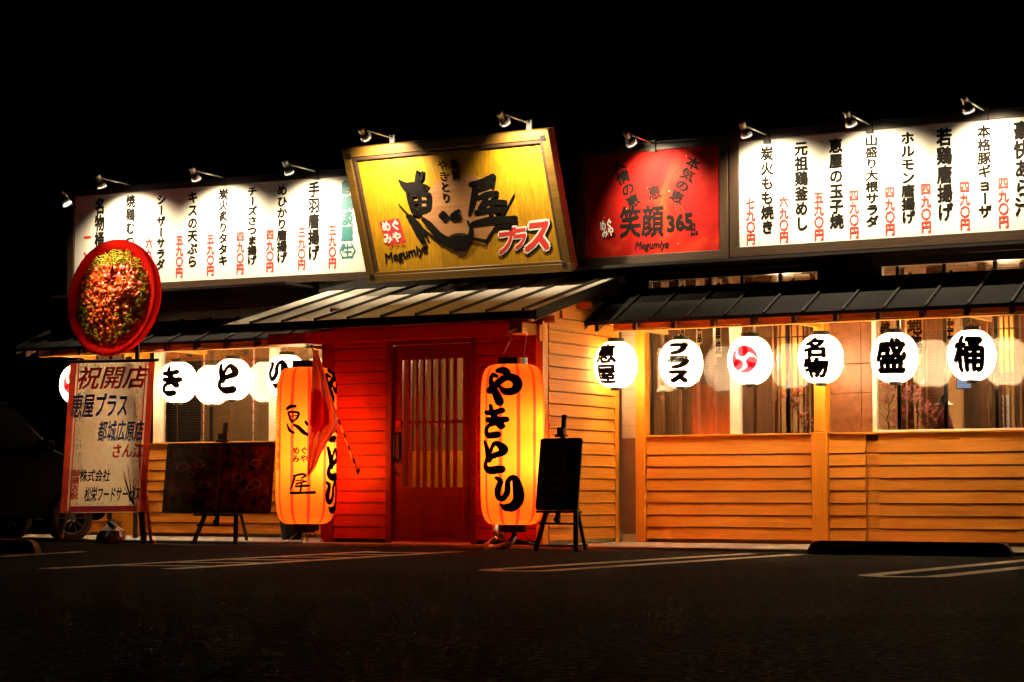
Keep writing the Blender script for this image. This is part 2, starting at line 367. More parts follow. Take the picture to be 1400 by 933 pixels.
class Plane:
    """a flat face: point, unit axes along and up, outward normal"""
    def __init__(s, P, ux, uz):
        s.P = Vector(P); s.ux = Vector(ux).normalized(); s.uz = Vector(uz).normalized(); s.n = s.ux.cross(s.uz).normalized()
    def at(s, px, py):
        q = onP(px, py, s.P, s.n) - s.P; return q.dot(s.ux), q.dot(s.uz)
    def w(s, x, y, d=0.0): return s.P + s.ux * x + s.uz * y + s.n * d
    def letters(s, VF, name, mat, parent, off=(0, 0), d=0.004, **kw):
        mb = MB(); mb.add([s.w(p[0] + off[0], p[1] + off[1], d + (p[2] if len(p) > 2 else 0) * LAY) for p in VF[0]], VF[1])
        org = ORG[parent.name]; me = mb.mesh(name, mat, False, org); return link(name, me, parent, **kw)
    def slab(s, x0, x1, y0, y1, d0, d1, mb=None):
        mb = mb or MB(); return mb.obox(s.w(x0, y0, d0), s.ux * (x1 - x0), s.uz * (y1 - y0), s.n * (d1 - d0))

# ================================================================ GROUND
g = MB().add([(-70, -40, 0), (70, -40, 0), (70, 90, 0), (-70, 90, 0)], [(0, 1, 2, 3)]).build('asphalt_ground', M['asphalt'], kind='structure')
mb = MB(); mb.box(-7.4, 8.6, -0.12, 1.75, -0.05, 0.035)
mb.build('walkway_slab', M['concrete'], bevel=0.008, kind='structure')
def line_strip(p, q, w=0.2):
    p, q = Vector((p[0], p[1], 0)), Vector((q[0], q[1], 0)); d = (q - p).normalized(); a = Vector((-d.y, d.x, 0)) * w / 2
    return [p - a, q - a, q + a, p + a]
def uline(x, y0, y1, gap=0.48, w=0.17, name='parking_line'):
    mb = MB(); n = 14; z = 0.004
    outer, inner = [], []
    for i in range(n + 1):
        t = math.pi + math.pi * i / n
        outer.append((x + (gap / 2 + w / 2) * math.cos(t), y0 + (gap / 2 + w / 2) * math.sin(t), z)); inner.append((x + (gap / 2 - w / 2) * math.cos(t), y0 + (gap / 2 - w / 2) * math.sin(t), z))
    outer = [(outer[0][0], y1, z)] + outer + [(outer[-1][0], y1, z)]; inner = [(inner[0][0], y1, z)] + inner + [(inner[-1][0], y1, z)]
    m = len(outer); mb.add(outer + inner, [[i, i + 1, m + i + 1, m + i] for i in range(m - 1)])
    return mb.build(name, M['line'], kind='structure')
uline(4.22, -5.45, -0.75); uline(7.02, -5.05, -0.75)
mb = MB()
def gl(px, py): p = onZ(px, py, 0.004); return (p.x, p.y)
mb.add([(p.x, p.y, 0.004) for p in line_strip((1.00, -7.0), (0.55, -1.9), 0.17)], [(0, 1, 2, 3)])
mb.add([(p.x, p.y, 0.004) for p in line_strip((1.85, -6.6), (1.25, -1.5), 0.17)], [(0, 1, 2, 3)])
for i in range(6):
    y = -6.2 + i * 0.80; mb.add([(p.x, p.y, 0.004) for p in line_strip((1.02 - 0.09 * i * 0.8 + 0.02, y), (1.66 - 0.09 * i * 0.8, y + 0.25), 0.17)], [(0, 1, 2, 3)])
mb.build('hatched_marking', M['line'], kind='structure')
mb = MB(); mb.add([(p.x, p.y, 0.004) for p in line_strip((-1.1, -6.2), (-1.86, -3.37), 0.15)], [(0, 1, 2, 3)]); mb.build('parking_line', M['line'], kind='structure')

# ================================================================ RESTAURANT
R = thing('restaurant', 'wooden yakitori restaurant with amber board walls, red porch and dark eaves', 'restaurant', (0, 1.7, 0))
PITCH = 0.129
_bd = {}
def board_mesh(length, axis, mat, flip=1):
    """one lapped board: bottom edge proud, top edge tucked under the next; origin at its lower left"""
    k = (round(length, 3), axis, mat.name, flip)
    if k in _bd: return _bd[k]
    h = PITCH - 0.012; prof = [(-0.034, 0.0), (-0.022, h), (0.004, h), (0.004, 0.0)]
    mb = MB()
    if axis == 'X': mb.prism([(0, y, z) for y, z in prof], (length, 0, 0))
    else: mb.prism([(-y * flip, 0, z) for y, z in prof], (0, length, 0))
    me = mb.mesh('siding_board', mat)
    bm = bmesh.new(); bm.from_mesh(me); bmesh.ops.recalc_face_normals(bm, faces=bm.faces)
    bmesh.ops.bevel(bm, geom=bm.edges[:], offset=0.0018, segments=1, affect='EDGES'); bm.to_mesh(me); bm.free()
    _bd[k] = me; return me
def boards(x0, x1, y, z0, n, mat, first=0):
    for i in range(first, n):
        j = random.uniform(-0.0015, 0.0015)
        link('siding_board', board_mesh(x1 - x0, 'X', mat), R, loc=(x0, y - 1.7 + j, z0 + i * PITCH))
ZB = 0.078
# right wing: low board walls, caps, posts
def lowwall(x0, x1, y=1.66):
    boards(x0, x1, y, ZB, 8, M['cedar'])
    MB().box(x0, x1, y - 0.02, y + 0.02, ZB + 8 * PITCH - 0.02, 1.172).build('top_board', M['cedar'], R, bevel=0.003)
    MB().box(x0, x1, y - 0.055, y + 0.09, 1.172, 1.192).build('sill', M['cedar'], R, bevel=0.004)
    MB().box(x0, x1, y + 0.006, y + 0.06, 0.036, 1.17).build('backing_wall', M['brownwall'], R)
lowwall(1.732, 3.655); lowwall(3.84, 4.24); lowwall(4.378, 8.2)
# the boxed corner batten between the two right panels, boards mitred round it
for i in range(8):
    MB().obox((4.24, 1.655, ZB + i * PITCH), (0.138, 0, 0), (0, 0.03, 0), (0, 0, PITCH - 0.006)).build('mitred_board_end', M['cedar'], R, bevel=0.003)
MB().box(4.24, 4.378, 1.60, 1.75, 1.172, 1.192).build('sill', M['cedar'], R, bevel=0.004)
MB().box(4.24, 4.378, 1.69, 1.72, 0.036, 1.17).build('backing_wall', M['brownwall'], R)
MB().box(1.613, 1.730, 1.600, 1.74, 0.036, 2.52).build('post', M['cedarZ'], R, bevel=0.006)
MB().box(3.659, 3.836, 1.595, 1.74, 0.036, 1.20).box(3.690, 3.815, 1.60, 1.74, 1.20, 2.52).build('post', M['cedarZ'], R, bevel=0.006)
# left wing
lowwall(-5.28, -1.383); lowwall(-6.16, -5.60)
MB().box(-5.595, -5.285, 1.60, 1.74, 0.036, 2.52).build('post', M['cedarZ'], R, bevel=0.006)
MB().box(-6.26, -6.165, 1.60, 1.74, 0.036, 2.52).build('post', M['cedarZ'], R, bevel=0.006)
# recessed wall between porch and right wing
MB().box(1.376, 1.612, 1.745, 1.80, 1.17, 2.55).build('beige_wall_panel', M['beige'], R)
MB().box(1.376, 1.612, 1.740, 1.80, 0.12, 1.167).build('brown_wall_panel', M['brownwall'], R)
MB().box(1.376, 1.612, 1.735, 1.80, 0.036, 0.118).build('plinth', M['beige'], R)
for k in range(6):
    MB().box(1.38, 1.61, 1.743, 1.7455, 1.30 + k * 0.2, 1.303 + k * 0.2).build('panel_joint', M['brownwall'], R)
# brown tiled pier between the two right windows
for (za, zb_) in ((1.195, 1.60), (1.605, 1.905), (1.91, 2.6)):
    MB().box(3.82, 4.165, 1.735, 1.80, za, zb_).build('wall_tile', M['tile'], R, bevel=0.004)
    MB().box(4.170, 4.285, 1.725, 1.80, za, zb_).build('wall_tile', M['tile'], R, bevel=0.004)
# end walls, roof, upper wall
MB().box(-6.22, -6.12, 1.75, 8.0, 0, 3.0).build('end_wall', M['brownwall'], R)
MB().box(8.2, 8.3, 1.66, 8.0, 0, 3.0).build('end_wall', M['brownwall'], R)
MB().box(-6.26, 8.3, 1.9, 8.1, 3.03, 3.14).build('flat_roof', M['darkmetal'], R)
MB().box(-6.22, 8.3, 7.9, 8.0, 0, 3.0).build('rear_wall', M['brownwall'], R)
MB().box(-6.12, 8.2, 1.9, 7.9, 0.0, 0.06).build('floor', M['roomfloor'], R)
MB().box(-6.12, 8.2, 1.9, 7.9, 2.98, 3.0).build('ceiling', M['brownwall'], R)
# upper wall in pieces round the clerestory and the tall right window
uw = [(-6.26, -2.95, 2.36, 3.16), (-2.95, -2.40, 2.36, 2.62), (-2.95, -2.40, 2.74, 3.16), (-2.40, 1.70, 2.36, 3.16), (1.70, 3.70, 2.55, 2.775), (1.70, 3.70, 2.905, 3.16), (3.70, 4.32, 2.6, 3.16), (4.32, 8.2, 2.995, 3.16)]
for a in uw: MB().box(a[0], a[1], 1.76, 1.86, a[2], a[3]).build('upper_wall', M['ravine'], R)
MB().box(4.05, 4.315, 1.70, 1.76, 2.62, 3.05).build('upper_pier', M['brownwall'], R)
MB().box(0.85, 8.3, 1.24, 1.75, 3.0, 3.03).build('shade_shelf', M['ravine'], R)  # added ledge below the right signs, keeps lamp spill off the upper eave roof
MB().box(-6.35, -2.7, 1.05, 1.75, 3.015, 3.045).build('shade_shelf', M['ravine'], R)  # same added shading ledge below the left menu sign
MB().box(1.2, 4.0, 1.60, 1.68, 2.95, 2.997).build('gutter', M['darkmetal'], R, bevel=0.01)
MB().box(4.4, 8.2, 1.68, 1.74, 3.032, 3.06).build('gutter', M['darkmetal'], R, bevel=0.01)
MB().box(-6.3, -2.4, 1.55, 1.66, 2.82, 2.87).build('gutter', M['darkmetal'], R, bevel=0.01)

# ---- windows
def window(x0, x1, z0, z1, y, verts, fr=0.03, mat='alu', name='window', blind=True, muntin='black', pitch=0.031, bz1=None):
    w = MB()
    w.box(x0, x0 + fr, y - 0.03, y + 0.04, z0, z1).box(x1 - fr, x1, y - 0.03, y + 0.04, z0, z1)
    w.box(x0 + fr, x1 - fr, y - 0.03, y + 0.04, z0, z0 + fr * 0.5).box(x0 + fr, x1 - fr, y - 0.03, y + 0.04, z1 - fr, z1)
    o = w.build(name, M[mat], R, bevel=0.003)
    MB().add([(x0 + fr, y + 0.012, z0), (x1 - fr, y + 0.012, z0), (x1 - fr, y + 0.012, z1), (x0 + fr, y + 0.012, z1)], [(0, 1, 2, 3)]).build('pane', M['glass'], o)
    for v in verts:
        MB().box(v - 0.018, v + 0.018, y + 0.03, y + 0.06, z0, z1).build('mullion', M[muntin], o)
    if blind:
        b = MB(); z = z0 + 0.02
        while z < (bz1 or z1) - 0.01:
            b.box(x0 + fr, x1 - fr, y + 0.13, y + 0.138, z, z + 0.0022); z += pitch
        n = max(2, int((x1 - x0) / 0.6))
        for i in range(n): xx = x0 + (x1 - x0) * (i + 0.5) / n; b.box(xx - 0.002, xx + 0.002, y + 0.128, y + 0.132, z0, z1)
        b.build('blind', M['blind'], o, kind='stuff')
    return o
window(1.732, 3.688, 1.192, 2.52, 1.75, [3.33], 0.012, 'black')
MB().box(2.693, 2.804, 1.70, 1.79, 1.192, 2.50).build('white_mullion', M['alu'], R, bevel=0.006)
window(4.287, 8.2, 1.192, 2.985, 1.75, [4.555, 5.05, 5.58, 6.1, 6.65], 0.045, 'alu')
MB().box(4.24, 8.2, 1.70, 1.76, 2.90, 2.99).box(4.332, 4.415, 1.70, 1.76, 2.5, 2.90).build('white_head_frame', M['alu'], R, bevel=0.006)
window(-5.28, -1.39, 1.192, 2.40, 1.75, [-4.35], 0.02, 'black')
for x in (-5.145, -3.35): MB().box(x - 0.055, x + 0.055, 1.70, 1.79, 1.192, 2.40).build('white_mullion', M['alu'], R, bevel=0.006)
window(-6.16, -5.60, 1.192, 2.40, 1.75, [], 0.02, 'black')
cw = window(1.70, 3.70, 2.775, 2.905, 1.77, [2.03, 2.42, 2.80, 3.24], 0.012, 'black', blind=True)
window(-2.95, -2.40, 2.62, 2.74, 1.77, [-2.68], 0.012, 'black', blind=True)

# ---- eave roofs
def eave(x0, x1, seam0, left_verge=True, zf=2.372, zb=2.785, yf=0.88, yb=1.70):
    sl = (zb - zf) / (yb - yf)
    rf = MB().prism([(x0, yf, zf), (x0, yb, zb), (x0, yb, zb + 0.014), (x0, yf, zf + 0.014)], (x1 - x0, 0, 0)).build('eave_roof', M['greymetal'], R)
    MB().prism([(x0, yf - 0.012, zf - 0.018), (x0, yf - 0.002, zf - 0.018), (x0, yf - 0.002, zf + 0.02), (x0, yf - 0.012, zf + 0.02)], (x1 - x0, 0, 0)).build('drip_edge', M['darkmetal'], rf)
    MB().prism([(x0, yf + 0.02, zf - 0.014), (x0, yb, zb - 0.014), (x0, yb, zb - 0.004), (x0, yf + 0.02, zf - 0.004)], (x1 - x0, 0, 0)).build('soffit_board', M['cedar'], rf)
    x = seam0
    while x < x1:
        MB().obox((x - 0.012, yf - 0.004, zf + 0.014), (0.024, 0, 0), (0, yb - yf, zb - zf), (0, 0, 0.026)).build('standing_seam', M['darkmetal'], rf); x += 0.43
    for xe in ((x0, x1)):
        MB().obox((xe - 0.02, yf - 0.01, zf - 0.06), (0.04, 0, 0), (0, yb - yf, zb - zf), (0, 0, 0.10)).build('verge_board', M['darkmetal'], rf)
    x = x0 + 0.14
    while x < x1:
        MB().obox((x - 0.024, yf + 0.015, zf - 0.088), (0.048, 0, 0), (0, yb - yf - 0.02, zb - zf), (0, 0, 0.072)).build('rafter', M['rafter'], rf, bevel=0.003); x += 0.45
    # blocking boards between rafters and the long beam they sit on
    MB().box(x0 + 0.30, x1 - 0.05, yf + 0.10, yf + 0.135, zf - 0.062, zf + 0.025).build('blocking_board', M['cedar'], rf)
    MB().box(x0 + 0.30, x1 - 0.05, yf + 0.08, yf + 0.18, zf - 0.088, zf - 0.070).build('eave_beam', M['cedar'], rf, bevel=0.003)
    x = x0 + 0.55
    while x < x1:
        MB().prism([(x, yf + 0.18, zf - 0.085), (x, yb, zf - 0.085), (x, yb, zb - 0.06)], (0.05, 0, 0)).build('bracket', M['cedar'], rf); x += 1.8
    return rf
eave(1.37, 8.3, 1.72)
eave(-6.75, -1.395, -6.45, zf=2.360, zb=2.70)
MB().box(1.36, 8.2, 1.66, 1.76, 2.70, 2.80).build('roof_flashing', M['darkmetal'], R)

# ---- porch
PX0, PX1 = -1.381, 1.376
def pboards(x0, x1, z0, n, mat):
    for i in range(n): link('siding_board', board_mesh(x1 - x0, 'X', mat), R, loc=(x0, -1.7 + random.uniform(-0.001, 0.001), z0 + i * PITCH))
DX0, DX1, DZ = -0.52, 0.53, 2.20
pboards(-1.24, DX0, 0.078, 17, M['redwood']); pboards(DX1, 1.288, 0.078, 17, M['redwood'])
pboards(-1.24, 1.288, 0.078 + 17 * PITCH, 2, M['redwood'])
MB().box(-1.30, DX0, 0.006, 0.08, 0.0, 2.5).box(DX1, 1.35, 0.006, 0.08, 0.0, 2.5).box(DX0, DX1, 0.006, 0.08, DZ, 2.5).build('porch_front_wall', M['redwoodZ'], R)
MB().box(-1.26, DX0, -0.012, 0.004, 0.0, 0.076).box(DX1, 1.30, -0.012, 0.004, 0.0, 0.076).build('plinth', M['black'], R)
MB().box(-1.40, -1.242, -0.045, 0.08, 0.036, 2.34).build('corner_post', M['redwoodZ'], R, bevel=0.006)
MB().box(1.29, 1.374, -0.040, 0.08, 0.036, 2.34).build('corner_post', M['cedarZ'], R, bevel=0.006)
MB().box(-1.50, 1.34, -0.075, -0.035, 2.20, 2.335).build('porch_beam', M['redwood'], R, bevel=0.005)
MB().box(-1.95, -1.405, -0.30, 0.10, 2.19, 2.31).build('porch_beam', M['redwood'], R, bevel=0.005)
# right side wall, boards running into the depth
for i in range(20):
    z = 0.078 + i * PITCH; y0 = 0.085
    roofz = lambda y: 2.41 + (y + 0.4) * 0.27 - 0.09
    if z + PITCH > roofz(y0): y0 = (z + PITCH + 0.09 - 2.41) / 0.27 - 0.4
    if y0 < 1.5: link('siding_board', board_mesh(round(1.56 - y0, 3), 'Y', M['cedarY']), R, loc=(1.352, y0 - 1.7, z))
MB().box(1.30, 1.345, 0.08, 1.74, 0.0, 2.40).build('porch_side_wall', M['brownwall'], R)
MB().prism([(1.30, 0.08, 2.40), (1.30, 1.74, 2.40), (1.30, 1.74, 2.88), (1.30, 0.08, 2.44)], (0.045, 0, 0)).build('porch_gable', M['cedarY'], R)
MB().box(1.345, 1.392, 1.56, 1.655, 0.036, 2.60).build('corner_trim', M['cedarZ'], R, bevel=0.005)
MB().box(1.348, 1.36, 0.09, 1.55, 0.036, 0.077).build('plinth', M['concrete'], R)
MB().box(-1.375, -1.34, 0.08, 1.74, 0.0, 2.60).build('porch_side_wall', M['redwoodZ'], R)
# porch roof
PZ = lambda y: 2.41 + (y + 0.42) * 0.27
ra, rb = -2.46, 1.50
xs = [ra] + [-2.08 + 0.43 * k for k in range(9)] + [rb]
pr = MB().prism([(ra + 0.02, -0.40, PZ(-0.40) - 0.07), (ra + 0.02, 1.62, PZ(1.62) - 0.07), (ra + 0.02, 1.62, PZ(1.62) - 0.004), (ra + 0.02, -0.40, PZ(-0.40) - 0.004)], (rb - ra - 0.04, 0, 0)).build('porch_roof', M['redwood'], R)
for i in range(len(xs) - 1):
    MB().obox((xs[i], -0.43, PZ(-0.43)), (xs[i + 1] - xs[i] - 0.002, 0, 0), (0, 2.06, PZ(1.63) - PZ(-0.43)), (0, 0, 0.012)).build('roof_sheet', M['palemetal'], pr)
for x in xs[1:-1]:
    MB().obox((x - 0.013, -0.435, PZ(-0.435) + 0.0125), (0.026, 0, 0), (0, 2.06, PZ(1.63) - PZ(-0.43)), (0, 0, 0.028)).build('standing_seam', M['darkmetal'], pr)
MB().box(ra - 0.01, rb + 0.01, -0.465, -0.437, PZ(-0.43) - 0.085, PZ(-0.43) + 0.012).build('gutter', M['darkmetal'], pr, bevel=0.006)
MB().obox((rb + 0.002, -0.45, PZ(-0.45) - 0.085), (0.028, 0, 0), (0, 2.07, PZ(1.63) - PZ(-0.43)), (0, 0, 0.105)).build('verge_board', M['greymetal'], pr)
MB().obox((rb - 0.12, -0.35, PZ(-0.35) - 0.125), (0.035, 0, 0), (0, 1.9, PZ(1.63) - PZ(-0.35) - 0.03), (0, 0, 0.052)).build('verge_rafter', M['cedarY'], pr)
for y in (0.0, 0.75, 1.45):
    MB().box(1.30, rb - 0.005, y, y + 0.075, PZ(y) - 0.20, PZ(y) - 0.13).build('purlin', M['cedar'], pr, bevel=0.004)
MB().box(1.18, 1.335, -0.40, -0.08, 2.19, 2.305).build('bracket_beam', M['cedarY'], pr, bevel=0.006)
MB().box(1.335, 1.375, -0.10, -0.045, 2.13, 2.30).build('bracket_beam', M['cedar'], pr, bevel=0.004)
MB().box(-2.6, 1.62, 1.60, 1.74, 2.90, 3.10).build('porch_ridge_flashing', M['darkmetal'], R)

# ---- door
door = MB()
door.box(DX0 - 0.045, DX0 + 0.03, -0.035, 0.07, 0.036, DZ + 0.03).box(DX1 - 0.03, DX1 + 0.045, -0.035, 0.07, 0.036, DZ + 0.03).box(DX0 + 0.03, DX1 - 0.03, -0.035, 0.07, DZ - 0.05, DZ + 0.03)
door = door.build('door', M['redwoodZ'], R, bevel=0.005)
gx0, gx1, gz0, gz1 = -0.375, 0.385, 0.63, 1.99
lf = MB(); a, b = DX0 + 0.034, DX1 - 0.034; ya, yb = 0.0, 0.04
lf.box(a, gx0, ya, yb, 0.05, DZ - 0.055).box(gx1, b, ya, yb, 0.05, DZ - 0.055).box(gx0, gx1, ya, yb, 0.05, gz0).box(gx0, gx1, ya, yb, gz1, DZ - 0.055)
lf.build('door_leaf', M['redwoodZ'], door, bevel=0.003)
MB().box(gx0 - 0.01, gx1 + 0.01, -0.008, -0.001, 0.12, gz0 - 0.09).build('kick_panel', M['redwoodZ'], door, bevel=0.003)
for i in range(7):
    x = gx0 + (gx1 - gx0) * (i + 1) / 8 + random.uniform(-0.008, 0.008); MB().box(x - 0.016, x + 0.016, 0.001, 0.036, gz0, gz1).build('door_bar', M['redwoodZ'], door)
MB().box(gx0, gx1, -0.004, 0.030, 1.305, 1.335).build('door_crossbar', M['redwoodZ'], door)
MB().add([(gx0, 0.038, gz0), (gx1, 0.038, gz0), (gx1, 0.038, gz1), (gx0, 0.038, gz1)], [(0, 1, 2, 3)]).build('door_pane', M['dglass'], door)
MB().tube([(-0.43, -0.005, 1.20), (-0.43, -0.06, 1.18), (-0.43, -0.06, 0.92), (-0.43, -0.005, 0.90)], 0.013, 8).build('handle', M['black'], door, True)
MB().box(-0.46, -0.40, -0.018, -0.001, 0.90, 1.22).build('handle_plate', M['black'], door, bevel=0.004)
MB().box(-0.445, -0.385, -0.022, -0.002, 1.27, 1.34).build('touch_switch', M['inkred'], door, bevel=0.004)
MB().lathe([(0.018, -0.014), (0.018, 0.0), (0.001, 0.0)], 12, (-0.43, -0.002, 0.77), 'Y').build('lock', M['steel'], door)
MB().box(DX0 + 0.03, DX1 - 0.03, -0.03, 0.05, 0.036, 0.05).build('threshold', M['alu'], door)
MB().box(-1.3, 1.3, 0.08, 1.85, 0.0, 0.034).build('porch_floor', M['roomfloor'], R)
MB().box(-1.32, 1.28, 0.10, 1.85, 2.33, 2.36).build('porch_ceiling', M['roomwall'], R)
MB().box(-1.32, -0.35, 1.70, 1.78, 0.05, 2.33).build('vestibule_wall', M['roomwall'], R)
MB().box(-1.32, -0.36, 1.66, 1.698, 0.05, 1.05).build('wainscot', M['cedarZ'], R)
MB().box(0.95, 1.29, 1.70, 1.78, 0.05, 2.33).build('vestibule_wall', M['roomwall'], R)
for x in (-0.36, 0.02, 0.42, 0.62): MB().box(x, x + 0.05, 1.70, 1.76, 0.05, 2.33).build('vestibule_post', M['alu'] if x in (0.42,) else M['cedarZ'], R)

# ================================================================ INSIDE THE DINING ROOM
def room_lamp(x, y, z, p, label):
    t = thing('ceiling_lamp', label, 'ceiling lamp', (x, y, z), 'ceiling lamps inside the dining room')
    MB().lathe([(0.001, 0.06), (0.05, 0.05), (0.13, 0.0), (0.12, 0.0), (0.001, 0.04)], 16, (x, y, z)).build('lamp_shade', M['inkwhite'], t, True)
    MB().tube([(x, y, z + 0.06), (x, y, 2.33 if y < 1 else 2.98)], 0.006, 6).build('cord', M['black'], t)
    lamp('bulb', 'POINT', (0, 0, -0.05), p, (1, 0.68, 0.34), t, 0.06)
for x, y, p, lb in ((0.1, 0.95, 0.55, 'small ceiling lamp in the vestibule behind the red door'), (2.6, 3.4, 1.0, 'small white ceiling lamp behind the left half of the right-hand eave'), (5.2, 3.4, 1.3, 'small white ceiling lamp behind the window by the white corner frame'),
                    (7.2, 3.6, 1.3, 'small white ceiling lamp at the far right end of the room'), (0.2, 3.6, 1.2, 'small white ceiling lamp straight behind the porch door'), (-3.4, 2.5, 0.5, 'small white ceiling lamp behind the left wing windows')):
    room_lamp(x, y, 2.26 if y < 1 else 2.62, P_ROOM * p, lb)
def post(x, y, w, z0=0.06, z1=2.97, m='interior'): MB().box(x, x + w, y, y + 0.10, z0, z1).build('inner_post', M[m], R)
for pa, pb in ((893, 903), (915, 927), (938, 952), (964, 975), (988, 997), (1015, 1030), (1034, 1056), (1108, 1116), (1226, 1238), (1268, 1292), (1338, 1350), (1396, 1410)):
    xa = onY(pa, 500, 2.6).x; post(xa, 2.6, onY(pb, 500, 2.6).x - xa)
MB().box(1.9, 4.3, 4.60, 4.68, 0.06, 2.97).build('partition', M['roomwall'], R)
MB().box(4.6, 8.1, 5.2, 5.28, 0.06, 2.97).build('partition', M['roomwall'], R)
MB().box(-6.1, -5.55, 3.1, 3.18, 0.06, 2.97).build('partition', M['ravine'], R)
MB().box(-5.55, -1.4, 3.1, 3.18, 0.06, 2.20).build('partition', M['roomwall'], R)
MB().box(-5.55, -1.4, 3.1, 3.18, 2.21, 2.97).build('partition', M['brownwall'], R)
def lattice(x0, x1, z0, z1, y, n, label):
    t = thing('lattice_screen', label, 'screen', (x0, y, 0.06), 'wooden lattice screens inside')
    f = MB(); f.box(x0, x0 + 0.04, y, y + 0.04, 0.06, z1).box(x1 - 0.04, x1, y, y + 0.04, 0.06, z1).box(x0, x1, y + 0.002, y + 0.038, z1 - 0.001, z1 + 0.04).box(x0, x1, y + 0.002, y + 0.038, z0 - 0.04, z0)
    f.build('screen_frame', M['interior'], t)
    for i in range(n):
        x = x0 + (x1 - x0) * (i + 1) / (n + 1); MB().box(x - 0.009, x + 0.009, y + 0.01, y + 0.03, z0, z1).build('screen_bar', M['interior'], t)
    for z in (z0 + 0.18, (z0 + z1) / 2, z1 - 0.18): MB().box(x0 + 0.04, x1 - 0.04, y + 0.012, y + 0.026, z - 0.009, z + 0.009).build('screen_rail', M['interior'], t)
def lat(pa, pb, Y, n, label): lattice(onY(pa, 500, Y).x, onY(pb, 500, Y).x, 1.0, 2.45, Y, n, label)
lat(1058, 1106, 2.45, 5, 'dark wood lattice screen seen left of the wooden post between two round lanterns')
lat(1240, 1266, 2.45, 3, 'narrow dark wood lattice screen behind the lanterns beside the white frame')
lat(1351, 1394, 2.45, 5, 'dark wood lattice screen at the right-hand edge of the picture')
def hanging(px0, px1, y0, y1, Y, txt, mat, label, tm='ink'):
    a = onY(px0, y0, Y); b = onY(px1, y1, Y)
    t = thing('paper_poster', label, 'poster', (a.x, Y, b.z), 'paper menu strips hung inside')
    MB().box(a.x, b.x, Y, Y + 0.004, b.z, a.z).build('poster_sheet', mat, t)
    pl = Plane((a.x, Y, b.z), (1, 0, 0), (0, 0, 1)); n = len(txt); h = (a.z - b.z) / (n + 0.3)
    pl.letters(column(txt, h, min(h, (b.x - a.x) * 0.95), 0.04), 'lettering', M[tm], t, off=((b.x - a.x) / 2, (a.z - b.z) - h * 0.15), d=0.003)
M['poster_orange'] = plain('orange_paper_strip', (0.85, 0.34, 0.07), 0.8, bump=0)
M['poster_yellow'] = plain('yellow_paper_strip', (0.85, 0.66, 0.25), 0.8, bump=0)
hanging(1203, 1218, 436, 500, 2.2, '焼鳥', M['poster_orange'], 'narrow orange paper strip just right of the white corner frame')
hanging(1240, 1262, 430, 488, 2.2, '地鶏', M['poster_orange'], 'orange paper strip with black writing above the second reflected lantern')
hanging(1290, 1306, 430, 470, 2.2, '生', M['poster_orange'], 'short orange paper strip between the last two round lanterns')
hanging(928, 936, 444, 470, 2.3, '酒', M['poster_yellow'], 'narrow yellow paper strip behind the second round lantern of the right eave')
hanging(953, 960, 444, 470, 2.3, '一品', M['poster_yellow'], 'narrow yellow paper strip with black writing right of the second lantern')
hanging(978, 986, 444, 488, 2.3, '串焼', M['poster_yellow'], 'long yellow paper strip left of the tomoe lantern')
for pa, pb, ya_, yb_, Y, lb in ((1060, 1104, 446, 540, 2.75, 'tall orange paper panel lit by added bulb behind the lattice left of the wooden post'), (1242, 1265, 436, 500, 2.75, 'small orange paper panel behind the lattice between the last two round lanterns'), (1352, 1393, 434, 510, 2.75, 'orange paper panel behind the lattice at the right picture edge')):
    x0, x1, z0, z1 = onY(pa, ya_, Y).x, onY(pb, ya_, Y).x, onY(pa, yb_, Y).z, onY(pa, ya_, Y).z
    t = thing('shoji_screen', lb, 'paper screen', (x0, Y, z0), 'orange paper panels behind the lattice screens')
    MB().box(x0, x1, Y, Y + 0.01, z0, z1).build('panel_sheet', M['poster_orange'], t); MB().box(x0 - 0.03, x1 + 0.03, Y - 0.005, Y + 0.015, z0 - 0.03, z0 - 0.001).build('panel_rail', M['interior'], t)
    lamp('bulb', 'POINT', ((x1 - x0) / 2, -0.16, (z1 - z0) / 2), 14, (1, 0.6, 0.25), t, 0.04)  # unseen bulb added in front of the sheet to brighten it
# cherry blossom sprays
M['blossom'] = plain('pink_blossom', (0.85, 0.30, 0.36), 0.7, bump=0)
M['twig'] = plain('twig_bark', (0.10, 0.05, 0.03), 0.8)
def spray(px, py, Y, h, label):
    p = onY(px, py, Y); t = thing('blossom_branch', label, 'blossom branch', (p.x, Y, p.z), 'artificial cherry branches behind the glass')
    tw = MB(); bl = MB(); pts = [p]
    for i in range(7): pts.append(pts[-1] + Vector((random.uniform(-0.05, 0.05), random.uniform(-0.02, 0.02), h / 7)))
    tw.tube(pts, 0.006, 5)
    for q in pts[1:]:
        for k in range(3):
            e = q + Vector((random.uniform(-0.13, 0.13), random.uniform(-0.05, 0.05), random.uniform(-0.02, 0.10))); tw.tube([q, e], 0.003, 4)
            for m in range(4):
                c = e + Vector([random.uniform(-0.03, 0.03) for _ in range(3)]); r = 0.014
                for a in range(5):
                    a1 = a * 1.2566; d = Vector((math.cos(a1), -0.35, math.sin(a1))) * r; s1 = Vector((math.cos(a1 + 1.2), 0, math.sin(a1 + 1.2))) * r * 0.45
                    bl.add([c, c + d - s1, c + d * 1.25, c + d + s1], [(0, 1, 2, 3)])
    tw.build('twig', M['twig'], t); bl.build('blossom', M['blossom'], t, kind='stuff')
spray(1213, 592, 1.98, 0.5, 'pink cherry blossom spray at the foot of the white corner frame'); spray(1238, 590, 2.0, 0.5, 'pink cherry blossom spray below the first lantern right of the white frame')
spray(1266, 590, 2.0, 0.45, 'pink cherry blossom spray beside the small dark doll'); spray(1100, 592, 2.0, 0.4, 'thin blossom spray low behind the lantern with two characters by the post')
